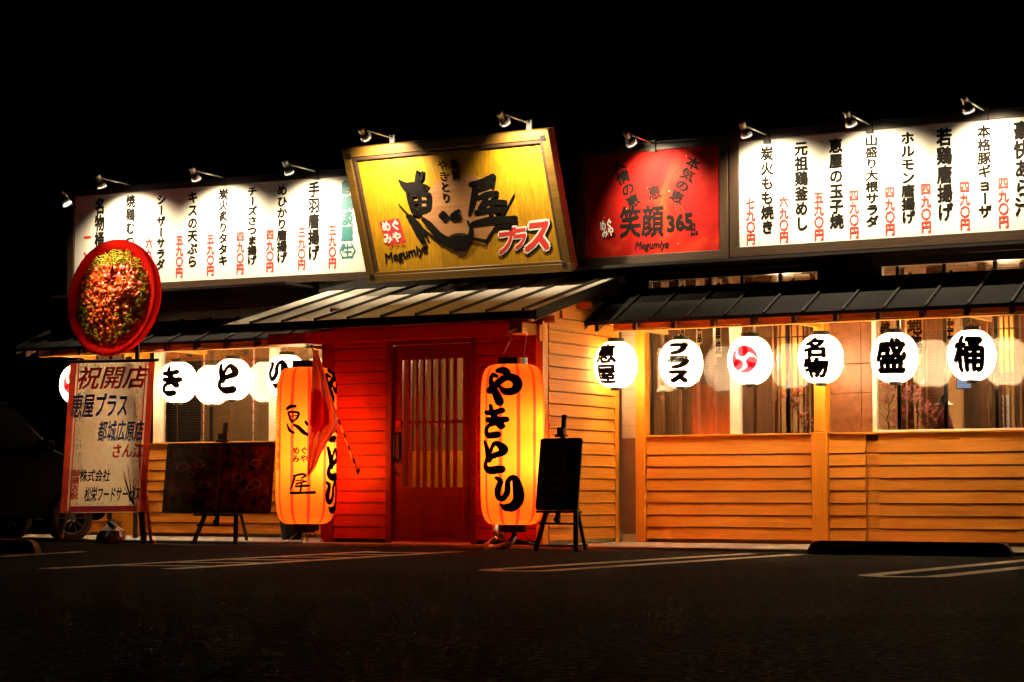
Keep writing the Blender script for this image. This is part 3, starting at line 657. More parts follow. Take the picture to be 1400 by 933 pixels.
# doll on the window ledge
dp = onY(1291, 590, 2.0); dl = thing('figurine', 'small dark doll in a hat and patterned robe standing inside the right window', 'doll', (dp.x, 2.0, dp.z))
MB().lathe([(0.001, 0), (0.10, 0.0), (0.085, 0.10), (0.055, 0.19), (0.03, 0.22), (0.001, 0.225)], 14, dp).build('robe', plain('doll_robe', (0.25, 0.05, 0.07), 0.8, var=0.8, scale=40), dl, True)
MB().lathe([(0.001, 0.215), (0.03, 0.225), (0.036, 0.255), (0.028, 0.285), (0.001, 0.295)], 12, dp).build('head', plain('doll_skin', (0.6, 0.45, 0.35), 0.6), dl, True)
MB().lathe([(0.11, 0.27), (0.06, 0.295), (0.03, 0.36), (0.001, 0.38)], 14, dp).build('hat', M['black'], dl, True)
# low table with a glowing screen further in
sp = onY(1318, 520, 3.9)
t = thing('wall_notice', 'pale blue lit screen on the rear wall behind the last whole lantern', 'screen', (sp.x, 3.9, sp.z - 0.1))
MB().box(sp.x - 0.09, sp.x + 0.09, 3.9, 3.93, sp.z - 0.10, sp.z + 0.06).build('screen_case', M['black'], t)
MB().box(sp.x - 0.08, sp.x + 0.08, 3.893, 3.898, sp.z - 0.09, sp.z + 0.05).build('screen_face', glow('screen_glow', (0.55, 0.7, 1.0), 0.5), t)
for px, lb in ((1376, 'stack of pale blue cups on the shelf at the right edge of the picture'), (1352, 'stack of pale cups on the inner shelf left of the right-edge stack')):
    c = onY(px, 560, 3.1); t = thing('cup_stack', lb, 'cups', (c.x, 3.1, c.z - 0.2), 'cup stacks on the inner shelf')
    for k in range(5): MB().lathe([(0.03, 0.0), (0.045, 0.09), (0.04, 0.09), (0.028, 0.005)], 12, (c.x, 3.1, c.z - 0.2 + k * 0.065)).build('cup', plain('cup_glaze', (0.45, 0.55, 0.7), 0.3, bump=0), t, True)
MB().box(5.5, 8.0, 2.98, 3.25, 0.95, onY(1376, 560, 3.1).z - 0.2).build('inner_shelf', M['interior'], R)
# red striped cords hanging behind the left window
for px, lb in ((278, 'red and white twisted cord hanging behind the glass under the round lantern marked ki'), (346, 'red and white twisted cord hanging behind the glass under the round lantern marked to')):
    p = onY(px, 605, 1.98); t = thing('twisted_cord', lb, 'cord', (p.x, 1.98, p.z), 'twisted cords in the left window')
    MB().tube([(p.x, 1.98, p.z), (p.x, 1.98, 2.36)], 0.008, 6).build('cord_core', M['inkwhite'], t)
    q = MB(); pts = [(p.x + 0.016 * math.cos(a * 0.35), 1.98 + 0.016 * math.sin(a * 0.35), p.z + (2.36 - p.z) * a / 160) for a in range(161)]
    q.tube(pts, 0.006, 5).build('cord_strand', M['inkred'], t)

# ================================================================ SIGN BOARDS
def frame(pl, w, h, fw, depth, mats, t, name='frame_board', d0=0.0, inset=0.0):
    mx, mz = mats
    MB().add([], []) 
    pl.slab(-fw, w + fw, h, h + fw, d0 - 0.04, depth).build(name, mx, t, bevel=0.005)
    pl.slab(-fw, w + fw, -fw, 0, d0 - 0.04, depth).build(name, mx, t, bevel=0.005)
    pl.slab(-fw, 0, 0, h, d0 - 0.04, depth - 0.003).build(name, mz, t, bevel=0.005)
    pl.slab(w, w + fw, 0, h, d0 - 0.04, depth - 0.003).build(name, mz, t, bevel=0.005)
def sign_posts(t, pl, w, h, Yback=1.95):
    for x in (0.12 * w, 0.88 * w):
        for y in (0.1, h - 0.15):
            p = pl.w(x, y, -0.07); MB().bar(p, (p.x, Yback, p.z), 0.05, 0.05).build('bracket', M['darkmetal'], t)
        p = pl.w(x, 0, 0); MB().box(p.x - 0.04, p.x + 0.04, Yback, Yback + 0.08, 2.9, pl.w(x, h, 0).z + 0.05).build('support_post', M['darkmetal'], t)
def columns(pl, t, cols, top_mat='ink'):
    for txt, px, y0, y1, mt, wf in cols:
        xa, za = pl.at(px, y0); xb, zb = pl.at(px, y1); h = (za - zb) / len(txt)
        pl.letters(column(txt, h, h * wf, 0.032), 'lettering', M[mt], t, off=(xa, za), d=0.004)
Z1 = lambda x0, y0, s, c: [(a, x0 + b / s, y0 + d / s, y0 + e / s, f, g) for a, b, d, e, f, g in c]
# left menu sign, slightly turned
A = Vector((-6.205, 1.34, 3.175)); Bv = Vector((-1.93, 1.64, 3.175))
pl = Plane(A, Bv - A, (0, 0, 1)); wL = (Bv - A).length
t = thing('menu_sign', 'long white menu sign left of the golden sign, last column half teal', 'sign', (A.x, A.y, A.z), 'white menu signs on the roof edge')
pl.slab(0, wL, 0, 1.155, -0.03, 0).build('sign_panel', M['whitepanel'], t)
frame(pl, wL, 1.155, 0.095, 0.035, (M['signwood'], M['signwoodZ']), t); sign_posts(t, pl, wL, 1.155)
columns(pl, t, Z1(60, 200, 3.111, [
    ('名物桶盛', 240, 220, 508, 'ink', .72), ('一、二九〇円', 187, 362, 690, 'inkred', .72), ('焼鶏むつき', 370, 208, 490, 'ink', .85), ('七九〇円', 318, 405, 600, 'inkred', .8),
    ('シーザーサラダ', 500, 205, 527, 'ink', 1.0), ('六九〇円', 448, 390, 575, 'inkred', .8), ('キスの天ぷら', 635, 192, 518, 'ink', .95), ('五九〇円', 578, 378, 560, 'inkred', .85),
    ('炭火炙りタタキ', 765, 182, 510, 'ink', 1.05), ('五九〇円', 710, 373, 552, 'inkred', .85), ('チーズさつま揚げ', 888, 172, 506, 'ink', 1.15), ('四九〇円', 836, 362, 545, 'inkred', .85),
    ('めひかり唐揚げ', 1015, 165, 498, 'ink', 1.1), ('四九〇円', 963, 354, 537, 'inkred', .85), ('手羽唐揚げ', 1150, 152, 488, 'ink', .85), ('三九〇円', 1098, 344, 527, 'inkred', .85),
    ('麒麟淡麗', 1291, 145, 405, 'inkteal', .9), ('三九〇円', 1228, 335, 520, 'inkred', .85)]))
xa, za = pl.at(60 + 1291 / 3.111, 200 + 447 / 3.111)
pl.letters(rowtext('〈生〉', .19, .165, 0.02, pitch=.125), 'lettering', M['inkteal'], t, off=(xa, za))
# right menu sign
RP = Vector((2.912, 1.5, 3.166)); wR = 4.6; hR = 1.126
pl = Plane(RP, (1, 0, 0), (0, 0, 1))
t = thing('menu_sign', 'long white menu sign right of the red poster, all in black and red writing', 'sign', tuple(RP), 'white menu signs on the roof edge')
pl.slab(0, wR, 0, hR, -0.03, 0).build('sign_panel', M['whitepanel'], t)
frame(pl, wR, hR, 0.105, 0.035, (M['signwood'], M['signwoodZ']), t); sign_posts(t, pl, wR, hR)
columns(pl, t, Z1(1000, 110, 3.5, [
    ('炭火もも焼き', 170, 318, 738, 'ink', .95), ('七九〇円', 92, 562, 788, 'inkred', .85), ('元祖鶏釜めし', 333, 292, 722, 'ink', .95), ('六九〇円', 250, 552, 778, 'inkred', .85),
    ('恵屋の玉子焼', 500, 278, 712, 'ink', .98), ('五九〇円', 418, 532, 768, 'inkred', .85), ('山盛り大根サラダ', 670, 262, 703, 'ink', 1.2), ('四九〇円', 586, 522, 757, 'inkred', .85),
    ('ホルモン唐揚げ', 842, 246, 687, 'ink', 1.1), ('四九〇円', 757, 506, 743, 'inkred', .85), ('若鶏唐揚げ', 1018, 228, 676, 'ink', .86), ('四九〇円', 930, 490, 732, 'inkred', .85),
    ('本格豚ギョーザ', 1208, 215, 660, 'ink', 1.05), ('四九〇円', 1116, 480, 720, 'inkred', .85), ('豪快あら汁', 1388, 195, 652, 'ink', .86), ('四九〇円', 1300, 462, 708, 'inkred', .85)]))
# red poster sign
pl = Plane((1.053, 1.5, 3.152), (1, 0, 0), (0, 0, 1)); wr, hr = 1.638, 1.132
t = thing('poster_sign', 'red poster sign with brush writing between the golden sign and right menu sign', 'sign', (1.053, 1.5, 3.152))
pl.slab(0, wr, 0, hr, -0.03, 0).build('sign_panel', M['signred'], t); frame(pl, wr, hr, 0.098, 0.032, (M['signwood'], M['signwoodZ']), t); sign_posts(t, pl, wr, hr)
px = lambda u, v: pl.at(770 + u / 3.8875, 130 + v / 3.8875)
def slanted(txt, p0, p1, w, bold, mt='ink'):
    (x0, y0), (x1, y1) = px(*p0), px(*p1); n = len(txt); l = math.hypot(x1 - x0, y1 - y0); a = math.atan2(y1 - y0, x1 - x0) + math.pi / 2
    V, Fc = column(txt, l / n, w, bold); pl.letters((rot2(V, a), Fc), 'lettering', M[mt], t, off=(x0, y0))
slanted('人情の恵', (280, 345), (385, 595), 0.17, 0.028); slanted('本気の恵', (705, 335), (590, 570), 0.17, 0.028); slanted('恵', (480, 480), (490, 555), 0.16, 0.02)
def prow(txt, p0, p1, h, bold, mt='ink', shear=0.0, k=1.0):
    (x0, y0), (x1, y1) = px(*p0), px(*p1); n = len(txt); l = math.hypot(x1 - x0, y1 - y0); a = math.atan2(y1 - y0, x1 - x0)
    V, Fc = word(txt, l, h, bold, shear) if ord(txt[0]) < 128 else rowtext(txt, h, l / n * k, bold, shear); pl.letters((rot2(V, a), Fc), 'lettering', M[mt], t, off=((x0 + x1) / 2, (y0 + y1) / 2))
prow('笑顔', (300, 680), (535, 668), 0.36, 0.022); prow('365', (550, 685), (690, 668), 0.24, 0.035, k=1.55); prow('日。', (675, 715), (735, 712), 0.15, 0.03)
prow('Megumiya', (385, 800), (565, 792), 0.12, 0.02, shear=0.2, k=1.5)
prow('めぐ', (195, 700), (262, 680), 0.12, 0.03, 'inkwhite'); prow('みや', (205, 738), (270, 720), 0.12, 0.03, 'inkwhite'); prow('PLUS', (218, 762), (278, 742), 0.055, 0.03, k=1.3)
# golden main sign, leaning forward
P0 = Vector((-1.31, 0.95, 3.085)); topL = Vector((-1.31, 0.50, 4.30)); uz = (Vector((0, topL.y - P0.y, topL.z - P0.z))).normalized(); hh = (topL - P0).length
pl = Plane(P0, (1, 0, 0), uz); wg = 2.37
t = thing('main_sign', 'golden wooden main sign leaning forward with large black brush characters', 'sign', tuple(P0))
npk = 11
for i in range(npk): pl.slab(wg * i / npk, wg * (i + 1) / npk - 0.0015, 0, hh, -0.03, 0.0).build('plank', M['gold'], t)
pl.slab(-0.14, wg + 0.14, -0.10, hh + 0.14, -0.07, -0.032).build('sign_back', M['redwoodZ'], t)
def gframe(x0, x1, y0, y1, d1, m, nm='frame_board', bv=0.006): pl.slab(x0, x1, y0, y1, -0.031, d1).build(nm, m, t, bevel=bv)
gframe(-0.14, wg + 0.14, hh + 0.045, hh + 0.15, 0.065, M['goldframe']); gframe(-0.14, wg + 0.14, -0.12, -0.03, 0.065, M['goldframe'])
gframe(-0.14, -0.045, -0.03, hh + 0.045, 0.063, M['goldframe']); gframe(wg + 0.045, wg + 0.14, -0.03, hh + 0.045, 0.063, M['goldframe'])
gframe(-0.045, wg + 0.045, hh, hh + 0.045, 0.045, M['signwood'], 'inner_moulding'); gframe(-0.045, wg + 0.045, -0.03, 0, 0.045, M['goldframe'], 'inner_moulding')
gframe(-0.045, 0, 0, hh, 0.043, M['signwood'], 'inner_moulding'); gframe(wg, wg + 0.045, 0, hh, 0.043, M['signwood'], 'inner_moulding')
for cx, cy in ((-0.06, hh + 0.06), (wg + 0.06, hh + 0.06), (-0.06, -0.05), (wg + 0.06, -0.05)): pl.slab(cx - 0.03, cx + 0.03, cy - 0.03, cy + 0.03, 0.065, 0.07).build('corner_peg', M['black'], t)
for x in (0.3, wg - 0.3):
    for y in (0.1, hh - 0.1): p = pl.w(x, y, -0.12); MB().bar(p, (p.x, 1.95, p.z - 0.02), 0.05, 0.05).build('bracket', M['darkmetal'], t)
    MB().box(P0.x + x - 0.04, P0.x + x + 0.04, 1.95, 2.03, 2.9, 4.3).build('support_post', M['darkmetal'], t)
z3 = lambda u, v: pl.at(460 + u / 3.4559, 130 + v / 3.4559)
z6 = lambda u, v: pl.at(540 + u / 6.6667, 220 + v / 6.6667)
K = 1 / (6.6667 * 112)   # zoom pixels to metres for widths
def solid(pts, m, d0, d1, nm): 
    q = [pl.w(*z6(u, v), d0) for u, v in pts]; MB().prism(q, pl.n * (d1 - d0)).build(nm, m, t)
# wooden fan disc behind the characters
arc = [(250 + 0, 330)] + [(610 - 345 * math.cos(a), 440 - 325 * math.sin(a)) for a in [math.radians(k) for k in range(25, 150, 9)]] + [(930, 575), (845, 715), (720, 690), (600, 655), (500, 690), (420, 740), (330, 640), (262, 570)]
solid(arc, M['fanwood'], 0.004, 0.016, 'wooden_fan')
def brush(strokes, m='ink', d=0.018, nm='brush_character', k=None):
    parts = []
    for s in strokes:
        pts = [(*z6(u, v), w * K) for u, v, w in s]; parts.append(stroke(pts))
    dd = d
    for i, q in enumerate(parts): parts[i] = q
    mb = MB()
    for i, (V, Fc) in enumerate(parts): mb.add([pl.w(x, y, d + i * 0.0006) for x, y in V], Fc)
    me = mb.mesh(nm, M[m], False, ORG[t.name]); o = link(nm, me, t); so = o.modifiers.new('thick', 'SOLIDIFY'); so.thickness = 0.006; so.offset = -1; return o
brush([[(40, 395, 10), (220, 580, 12), (420, 745, 26)], [(1095, 300, 10), (1000, 480, 12), (930, 590, 20), (845, 725, 26)], [(720, 705, 14), (790, 725, 16), (845, 745, 20)]], 'signwood_ink' if 'signwood_ink' in M else 'ink', 0.019, 'skewer')
brush([  # upper part of the first character
    [(45, 180, 22), (110, 235, 80), (200, 235, 84), (290, 245, 58)], [(210, 95, 26), (208, 150, 40), (205, 220, 46), (208, 300, 40)], [(255, 100, 20), (245, 150, 34), (225, 185, 26)],
    [(135, 300, 60), (150, 380, 56), (180, 465, 52)], [(130, 305, 44), (220, 300, 40), (320, 310, 44)], [(318, 315, 52), (318, 390, 52), (300, 440, 46), (200, 470, 50)], [(160, 380, 26), (240, 368, 24), (310, 370, 26)], [(222, 300, 26), (232, 380, 24), (238, 460, 26)], [(150, 430, 20), (240, 425, 18), (300, 420, 20)],
    # heart: left dot, long bowl stroke, two dots
    [(125, 500, 40), (170, 560, 58), (215, 640, 64), (270, 740, 40)], [(150, 490, 16), (240, 590, 26), (290, 690, 24)],
    [(265, 530, 40), (330, 590, 62), (420, 690, 74), (520, 745, 96), (620, 745, 110), (690, 700, 70), (705, 620, 34), (670, 545, 12)],
    [(450, 485, 60), (460, 530, 54)], [(430, 500, 50), (470, 505, 60)], [(540, 505, 60), (575, 470, 50), (590, 445, 20)], [(530, 525, 44), (590, 515, 60)]])
brush([[(505, 690, 16), (560, 670, 22), (640, 672, 24), (690, 700, 26)], [(560, 790, 70), (600, 815, 80), (650, 790, 66)]], 'signwood' , 0.0175, 'bowl')
brush([  # second character
    [(700, 215, 50), (800, 195, 60), (900, 145, 58)], [(905, 150, 52), (895, 200, 46), (880, 225, 36)], [(760, 270, 40), (830, 245, 44), (900, 220, 40)], [(740, 215, 50), (735, 300, 62), (715, 400, 56), (690, 490, 34)],
    [(770, 340, 40), (850, 305, 52), (935, 295, 46)], [(850, 330, 34), (800, 400, 40), (790, 430, 30)], [(780, 425, 34), (880, 375, 44), (1010, 378, 44)], [(900, 340, 34), (890, 430, 40), (885, 520, 44)],
    [(750, 470, 46), (860, 450, 48), (1000, 440, 44)], [(720, 575, 48), (860, 545, 66), (1000, 535, 60), (1105, 520, 48)], [(985, 495, 12), (1020, 420, 10)], [(940, 595, 26), (1040, 590, 30), (1060, 600, 34)]])
def gcol(txt, u, v0, v1, w, m='ink', bold=0.02):
    x0, y0 = z3(u, v0); x1, y1 = z3(u + (v1 - v0) * 0.11, v1); n = len(txt); a = math.atan2(y1 - y0, x1 - x0) + math.pi / 2; l = math.hypot(x1 - x0, y1 - y0)
    V, Fc = column(txt, l / n, w, bold); pl.letters((rot2(V, a), Fc), 'lettering', M[m], t, off=(x0, y0), d=0.022)
gcol('新鮮', 562, 300, 405, 0.115); gcol('やきとり', 503, 305, 510, 0.125)
def grow(txt, p0, p1, h, m, bold, shear=0.0, k=1.0, d=0.006, fn=z3):
    (x0, y0), (x1, y1) = fn(*p0), fn(*p1); n = len(txt); l = math.hypot(x1 - x0, y1 - y0); a = math.atan2(y1 - y0, x1 - x0)
    V, Fc = word(txt, l, h, bold, shear) if ord(txt[0]) < 128 else rowtext(txt, h, l / n * k, bold, shear); pl.letters((rot2(V, a), Fc), 'lettering', M[m], t, off=((x0 + x1) / 2, (y0 + y1) / 2), d=d)
# red seal
cx, cy = z3(265, 645); V = rot2([(-0.135, -0.135), (0.135, -0.135), (0.135, 0.135), (-0.135, 0.135)], 0.10)
pl.letters((V, [[0, 1, 2, 3]]), 'red_seal', M['inkred'], t, off=(cx, cy), d=0.005)
grow('めぐ', (215, 622), (302, 612), 0.13, 'inkwhite', 0.03, d=0.009); grow('みや', (222, 680), (310, 668), 0.13, 'inkwhite', 0.03, d=0.009); grow('プラス', (245, 712), (328, 700), 0.05, 'inkred', 0.03, d=0.009)
grow('Megumiya', (232, 772), (432, 722), 0.15, 'ink', 0.03, 0.25, 1.45)
# red katakana with white outline
for m, bd, dd in (('ink', 0.075, 0.008), ('inkwhite', 0.07, 0.012), ('inkred', 0.028, 0.016)):
    off = 6 if m == 'ink' else 0
    for ch, u, v, hh_, ww in (('プ', 803, 692, 0.31, 0.24), ('ラ', 868, 676, 0.27, 0.20), ('ス', 955, 662, 0.40, 0.36)):
        x, y = z3(u + off, v + off); V, Fc = glyph(ch, bd); V = [(a * ww + b * hh_ * 0.35, b * hh_, l) for a, b, l in V]
        pl.letters((rot2(V, 0.05), Fc), 'lettering', M[m], t, off=(x, y), d=dd)

# ================================================================ SPOT LAMPS OVER THE SIGNS
def spot(px_h, py_h, Yb, aim, label, out_=0.56, power=P_SPOT, size=122, blend=1.0, arm_end=None):
    Yh = Yb - out_; h = onY(px_h, py_h, Yh)
    t = thing('spot_lamp', label, 'spotlight', (h.x, Yb, h.z), 'spot lamps along the tops of the signs')
    ae = Vector(arm_end) if arm_end else Vector((h.x, Yb + 0.02, h.z + 0.035))
    MB().tube([ae, (h.x, Yh + 0.02, h.z + 0.05)], 0.011, 8).build('arm', M['steel'], t, True)
    if not arm_end: MB().box(h.x - 0.035, h.x + 0.035, Yb, Yb + 0.03, h.z - 0.06, h.z + 0.07).build('wall_plate', M['darkmetal'], t, bevel=0.004)
    d = (Vector(aim) - h).normalized(); a = h - d * 0.07 + Vector((0, 0, 0.0)); hd = MB()
    pts = [a - d * 0.035, a - d * 0.03, a, a + d * 0.002, a + d * 0.07, a + d * 0.075, a + d * 0.13]; hd.tube(pts, [0.022, 0.036, 0.036, 0.033, 0.036, 0.048, 0.056], 16).build('lamp_housing', M['steel'], t, True)
    MB().tube([a + d * 0.131, a + d * 0.150], [0.060, 0.062], 20, cap=False).build('lamp_rim', M['inkwhite'], t, True)
    MB().tube([a + d * 0.139, a + d * 0.141], [0.050, 0.050], 20).build('lamp_lens', M['lens'], t)
    MB().bar(h + Vector((0, 0, 0.055)), a + Vector((0, 0, 0.0)), 0.02, 0.03, (0, 1, 0)).build('swivel', M['steel'], t)
    l = lamp('bulb', 'SPOT', (0, 0, 0), power, (1, 0.80, 0.52), t, 0.03, spot_size=math.radians(size), spot_blend=blend)
    q = a + d * 0.16 - ORG[t.name]; l.location = q; l.rotation_euler = d.to_track_quat('-Z', 'Y').to_euler()
def aimd(px, py, Y): return onY(px, py, Y)
spot(137, 249, 1.40, aimd(181, 352, 1.40), 'spot lamp over the grilled chicken column, second from the left')
spot(266, 239, 1.46, aimd(307, 340, 1.48), 'spot lamp above the fifth dish column of the left menu sign')
spot(393, 230, 1.53, aimd(433, 330, 1.56), 'spot lamp nearest the golden sign on the left menu sign')
spot(497, 183, 0.46, aimd(538, 245, 0.6), 'left spot lamp of the two above the golden main sign', size=108, power=P_SPOT * 1.35)
spot(687, 162, 0.46, aimd(731, 228, 0.6), 'right spot lamp of the two above the golden main sign', size=108, power=P_SPOT * 1.35)
spot(860, 190, 1.45, aimd(901, 262, 1.5), 'single spot lamp above the red poster sign', size=96, power=P_SPOT * 1.3)
spot(1018, 178, 1.45, aimd(1058, 284, 1.5), 'first spot lamp of the right menu sign, beside the red poster')
spot(1161, 163, 1.45, aimd(1201, 272, 1.5), 'middle spot lamp of the right menu sign')
spot(1322, 144, 1.45, aimd(1362, 258, 1.5), 'rightmost spot lamp, above the dumpling column')
spot(88, 272, 0.75, (-4.45, 0.15, 2.9), 'short armed spot lamp at the left end turned towards the round dish sign', out_=0.80, size=75, power=P_SPOT * 1.0, arm_end=(-6.27, 1.36, 4.22))

# ================================================================ LANTERNS
def sup(R_, H, n, top, ribs, depth):
    """lantern profile: half width R_, height H, superellipse n, open radius top, with paper folded over ribs"""
    z0 = (1 - (top / R_) ** n) ** (1 / n); P = []
    for i in range(2 * ribs + 1):
        u = -1 + i / ribs; a = math.sin(u * math.pi / 2) * 0.35 + u * 0.65; zz = a * z0
        r = R_ * (1 - abs(zz) ** n) ** (1 / n); P.append((r - (0 if i % 2 else depth), zz / z0 * H / 2))
    return P
PR = sup(0.235, 0.49, 2.25, 0.09, 14, 0.004)
PB = sup(0.325, 1.70, 6.5, 0.20, 46, 0.008)
def rad(prof, z):
    for (r0, z0), (r1, z1) in zip(prof, prof[1:]):
        if z0 <= z <= z1: return max(r0, r1)
    return prof[0][0]
round_shade = MB().lathe(PR, 40).mesh('lantern_shade', M['paper_white'], True)
big_shade = MB().lathe(PB, 56).mesh('lantern_shade', M['paper_orange'], True)
def capmesh(r, h, n=28):
    return MB().lathe([(r * 0.82, 0), (r, 0), (r, h), (r * 0.9, h), (r * 0.9, h - 0.006), (0.001, h - 0.006)], n).mesh('cap', M['black'], False)
def wrap(VF, prof, phi0, R0, gap=0.004, z_off=0.0, step=0.02):
    V, Fc = grid_cut(VF[0], VF[1], step); out_ = []
    for s, z, l in V:
        r = rad(prof, z + z_off) + gap + l * LAY; phi = phi0 + s / R0; out_.append((r * math.cos(phi), r * math.sin(phi), z + z_off))
    mb = MB(); mb.add(out_, Fc); return mb
def camaz(p): return math.atan2(CAM.y - p[1], CAM.x - p[0])
def yaki(sc=1.0):
    """hand drawn kana, one unit cell each, centred"""
    f = lambda pts, c, s: [((u - c[0]) / s, -(v - c[1]) / s, w * 1.35 / s) for u, v, w in pts]
    ya = [f(p, (285, 315), 390) for p in ([(225, 155, 40), (290, 155, 56), (330, 185, 52), (300, 215, 30)], [(130, 355, 56), (180, 345, 62), (250, 270, 54), (330, 225, 54), (405, 245, 70), (430, 305, 72), (390, 365, 62), (310, 370, 52), (255, 320, 24)],
                                           [(225, 215, 28), (175, 200, 38), (152, 235, 42), (165, 300, 56), (210, 380, 62), (255, 475, 70)])]
    ki = [f(p, (195, 690), 360) for p in ([(90, 590, 36), (170, 598, 46), (260, 575, 46)], [(150, 525, 34), (165, 590, 44), (215, 680, 56), (255, 735, 56)], [(110, 668, 44), (200, 676, 52), (295, 668, 48)], [(225, 712, 24), (140, 725, 34), (95, 775, 42), (120, 830, 50), (220, 825, 56)])]
    to = [f(p, (185, 210), 350) for p in ([(85, 50, 34), (115, 130, 48), (140, 235, 52)], [(150, 205, 26), (170, 110, 30), (215, 65, 40), (270, 110, 60), (270, 160, 54), (190, 195, 44), (110, 240, 38), (95, 310, 46), (150, 345, 62), (255, 335, 66)])]
    ri = [f(p, (358, 585), 400) for p in ([(232, 425, 30), (275, 460, 44), (245, 550, 52), (255, 620, 48), (300, 635, 46), (345, 570, 46), (350, 470, 40), (390, 420, 40), (430, 450, 60), (455, 560, 84), (455, 650, 84), (400, 720, 74), (320, 725, 54), (272, 695, 14)],)]
    return [merge(*[stroke(s) for s in g]) for g in (ya, ki, to, ri)]
KANA = yaki()
def scaled(VF, sx, sy, ox=0, oy=0): return [(x * sx + ox, y * sy + oy, *l) for x, y, *l in VF[0]], VF[1]
def tomoe(Rt):
    parts = []
    for k in range(3):
        a0 = math.radians(100 + 120 * k); n = 26; a = 0.40 * Rt; d = 0.56 * Rt
        V = [(d * math.cos(a0) + a * math.cos(t), d * math.sin(a0) + a * math.sin(t)) for t in [2 * math.pi * i / 20 for i in range(20)]]; parts.append((V, [list(range(20))]))
        Vt, Ft = [], []
        for i in range(n):
            q = i / (n - 1); an = a0 - math.radians(118) * q; w = 2 * a * (1 - q) ** 1.15 * (0.98 if i else 1)
            ro = Rt * 0.97; Vt += [(ro * math.cos(an), ro * math.sin(an)), ((ro - w) * math.cos(an), (ro - w) * math.sin(an))]
        for i in range(n - 1): Ft.append([2 * i, 2 * i + 1, 2 * i + 3, 2 * i + 2])
        parts.append((Vt, Ft))
    return merge(*parts)
rc_top = capmesh(0.092, 0.046); rc_bot = capmesh(0.058, 0.038)
def round_lantern(px, py, Y, text, off_px, label, hang_z, mat='ink', cell=(0.2, 0.2)):
    c = onY(px, py, Y); t = thing('round_lantern', label, 'paper lantern', tuple(c), 'white round paper lanterns under the eaves')
    link('lantern_shade', round_shade, t); link('top_cap', rc_top, t, loc=(0, 0, 0.238)); link('bottom_cap', rc_bot, t, loc=(0, 0, -0.276))
    phi = camaz(c) + math.asin(max(-0.8, min(0.8, off_px / 30.0)))
    if text == 'TOMOE': VF = tomoe(0.148)
    elif text in KANADICT: VF = scaled(KANA[KANADICT[text]], 0.40, 0.37)
    else:
        V, Fc = column(text, cell[1], cell[0], {'プラス': 0.08, '恵屋': 0.032, '名物': 0.042, '盛': 0.036}.get(text, 0.034)); VF = ([(x, y + cell[1] * len(text) / 2, l) for x, y, l in V], Fc)
    me = wrap(VF, PR, phi, 0.235).mesh('lettering', M[mat]); link('lettering', me, t)
    w = MB(); w.tube([(0, 0, 0.31), (0, 0, hang_z - c.z)], 0.004, 5); w.tube([(-0.07, 0, 0.27), (0, 0, 0.33), (0.07, 0, 0.27)], 0.003, 5)
    link('hanging_wire', w.mesh('hanging_wire', M['steel']), t)
    l = lamp('bulb', 'POINT', (0, 0, -0.06), P_ROUND, WARM, t, 0.04)
KANADICT = {'や': 0, 'き': 1, 'と': 2, 'り': 3}
rl = [(842, 499, '恵屋', -15, 'round lantern lettered with two characters hanging beside the porch side wall', (0.26, 0.215)),
      (931, 497, 'プラス', -4, 'round lantern with three thin katakana, second of the right eave', (0.27, 0.145)),
      (1025.5, 493, 'TOMOE', -8, 'round lantern with pink three-comma tomoe crest by the white mullion', None),
      (1122, 491, '名物', -7, 'round lantern with two heavy characters in front of the wooden post', (0.27, 0.205)),
      (1223, 489, '盛', -5, 'round lantern with one large character beside the white corner frame', (0.33, 0.36)),
      (1328.5, 486, '桶', -3, 'rightmost round lantern with one large character', (0.33, 0.36))]
for px_, py_, tx, of, lb, cl in rl: round_lantern(px_, py_, 1.2, tx, of, lb, 2.40, 'inkpink' if tx == 'TOMOE' else 'ink', cl)
for px_, py_, tx, of, lb in ((107, 526, 'TOMOE', -8, 'round lantern with pink crest half hidden at the left of the cloth banner'), (164, 524, 'や', -8, 'round lantern hidden behind the cloth opening banner'),
                             (243.5, 523, 'き', -11, 'round lantern with one kana just right of the banner'), (318, 519, 'と', -9, 'round lantern with one kana above the double menu board easel'), (392, 514, 'り', -14, 'round lantern partly hidden behind the orange lantern with the flag')):
    round_lantern(px_, py_, 1.42, tx, of, lb, 2.36, 'inkpink' if tx == 'TOMOE' else 'ink')

def big_lantern(px, ptop, pbot, Y, label, sc=1.0):
    a = onY(px, (ptop + pbot) / 2, Y); t = thing('large_lantern', label, 'large lantern', tuple(a), 'large orange lanterns at the porch')
    H = (onY(px, ptop, Y).z - onY(px, pbot, Y).z); sz = H / 1.70
    o = link('lantern_shade', big_shade, t); o.scale = (sc, sc, sz)
    link('top_cap', capmesh(0.155, 0.085), t, loc=(0, 0, H / 2 - 0.012)); link('bottom_cap', capmesh(0.145, 0.085), t, loc=(0, 0, -H / 2 - 0.073))
    for z, p in ((-0.18, 0.55), (0.22, 0.30)):
        lamp('bulb', 'POINT', (0.12, 0.05, z), P_BIG * p, (1, 0.72, 0.40), t, 0.05)
    return t, a, H
def big_text(t, VF, phi, z0): link('lettering', wrap(VF, PB, phi, 0.325, 0.006, z0, 0.025).mesh('lettering', M['ink']), t)
tR, cR, HR = big_lantern(700.5, 499, 717, -0.55, 'large orange lantern right of the door, behind the black easel')
az = camaz(cR); cells = ((-13, 530, 0.41, 0.38), (-23, 578, 0.42, 0.345), (-25, 626, 0.42, 0.335), (-5, 675, 0.40, 0.385))
for i, (ox, py_, sx, sy) in enumerate(cells):
    z = onY(700, py_, -0.55).z - cR.z; big_text(tR, scaled(KANA[i], sx, sy), az + math.asin(ox / 43.5), z)
tL, cL, HL = big_lantern(418.5, 503, 716, -0.55, 'large orange lantern left of the door with a small flag hanging before it', 1.0)
az = camaz(cL)
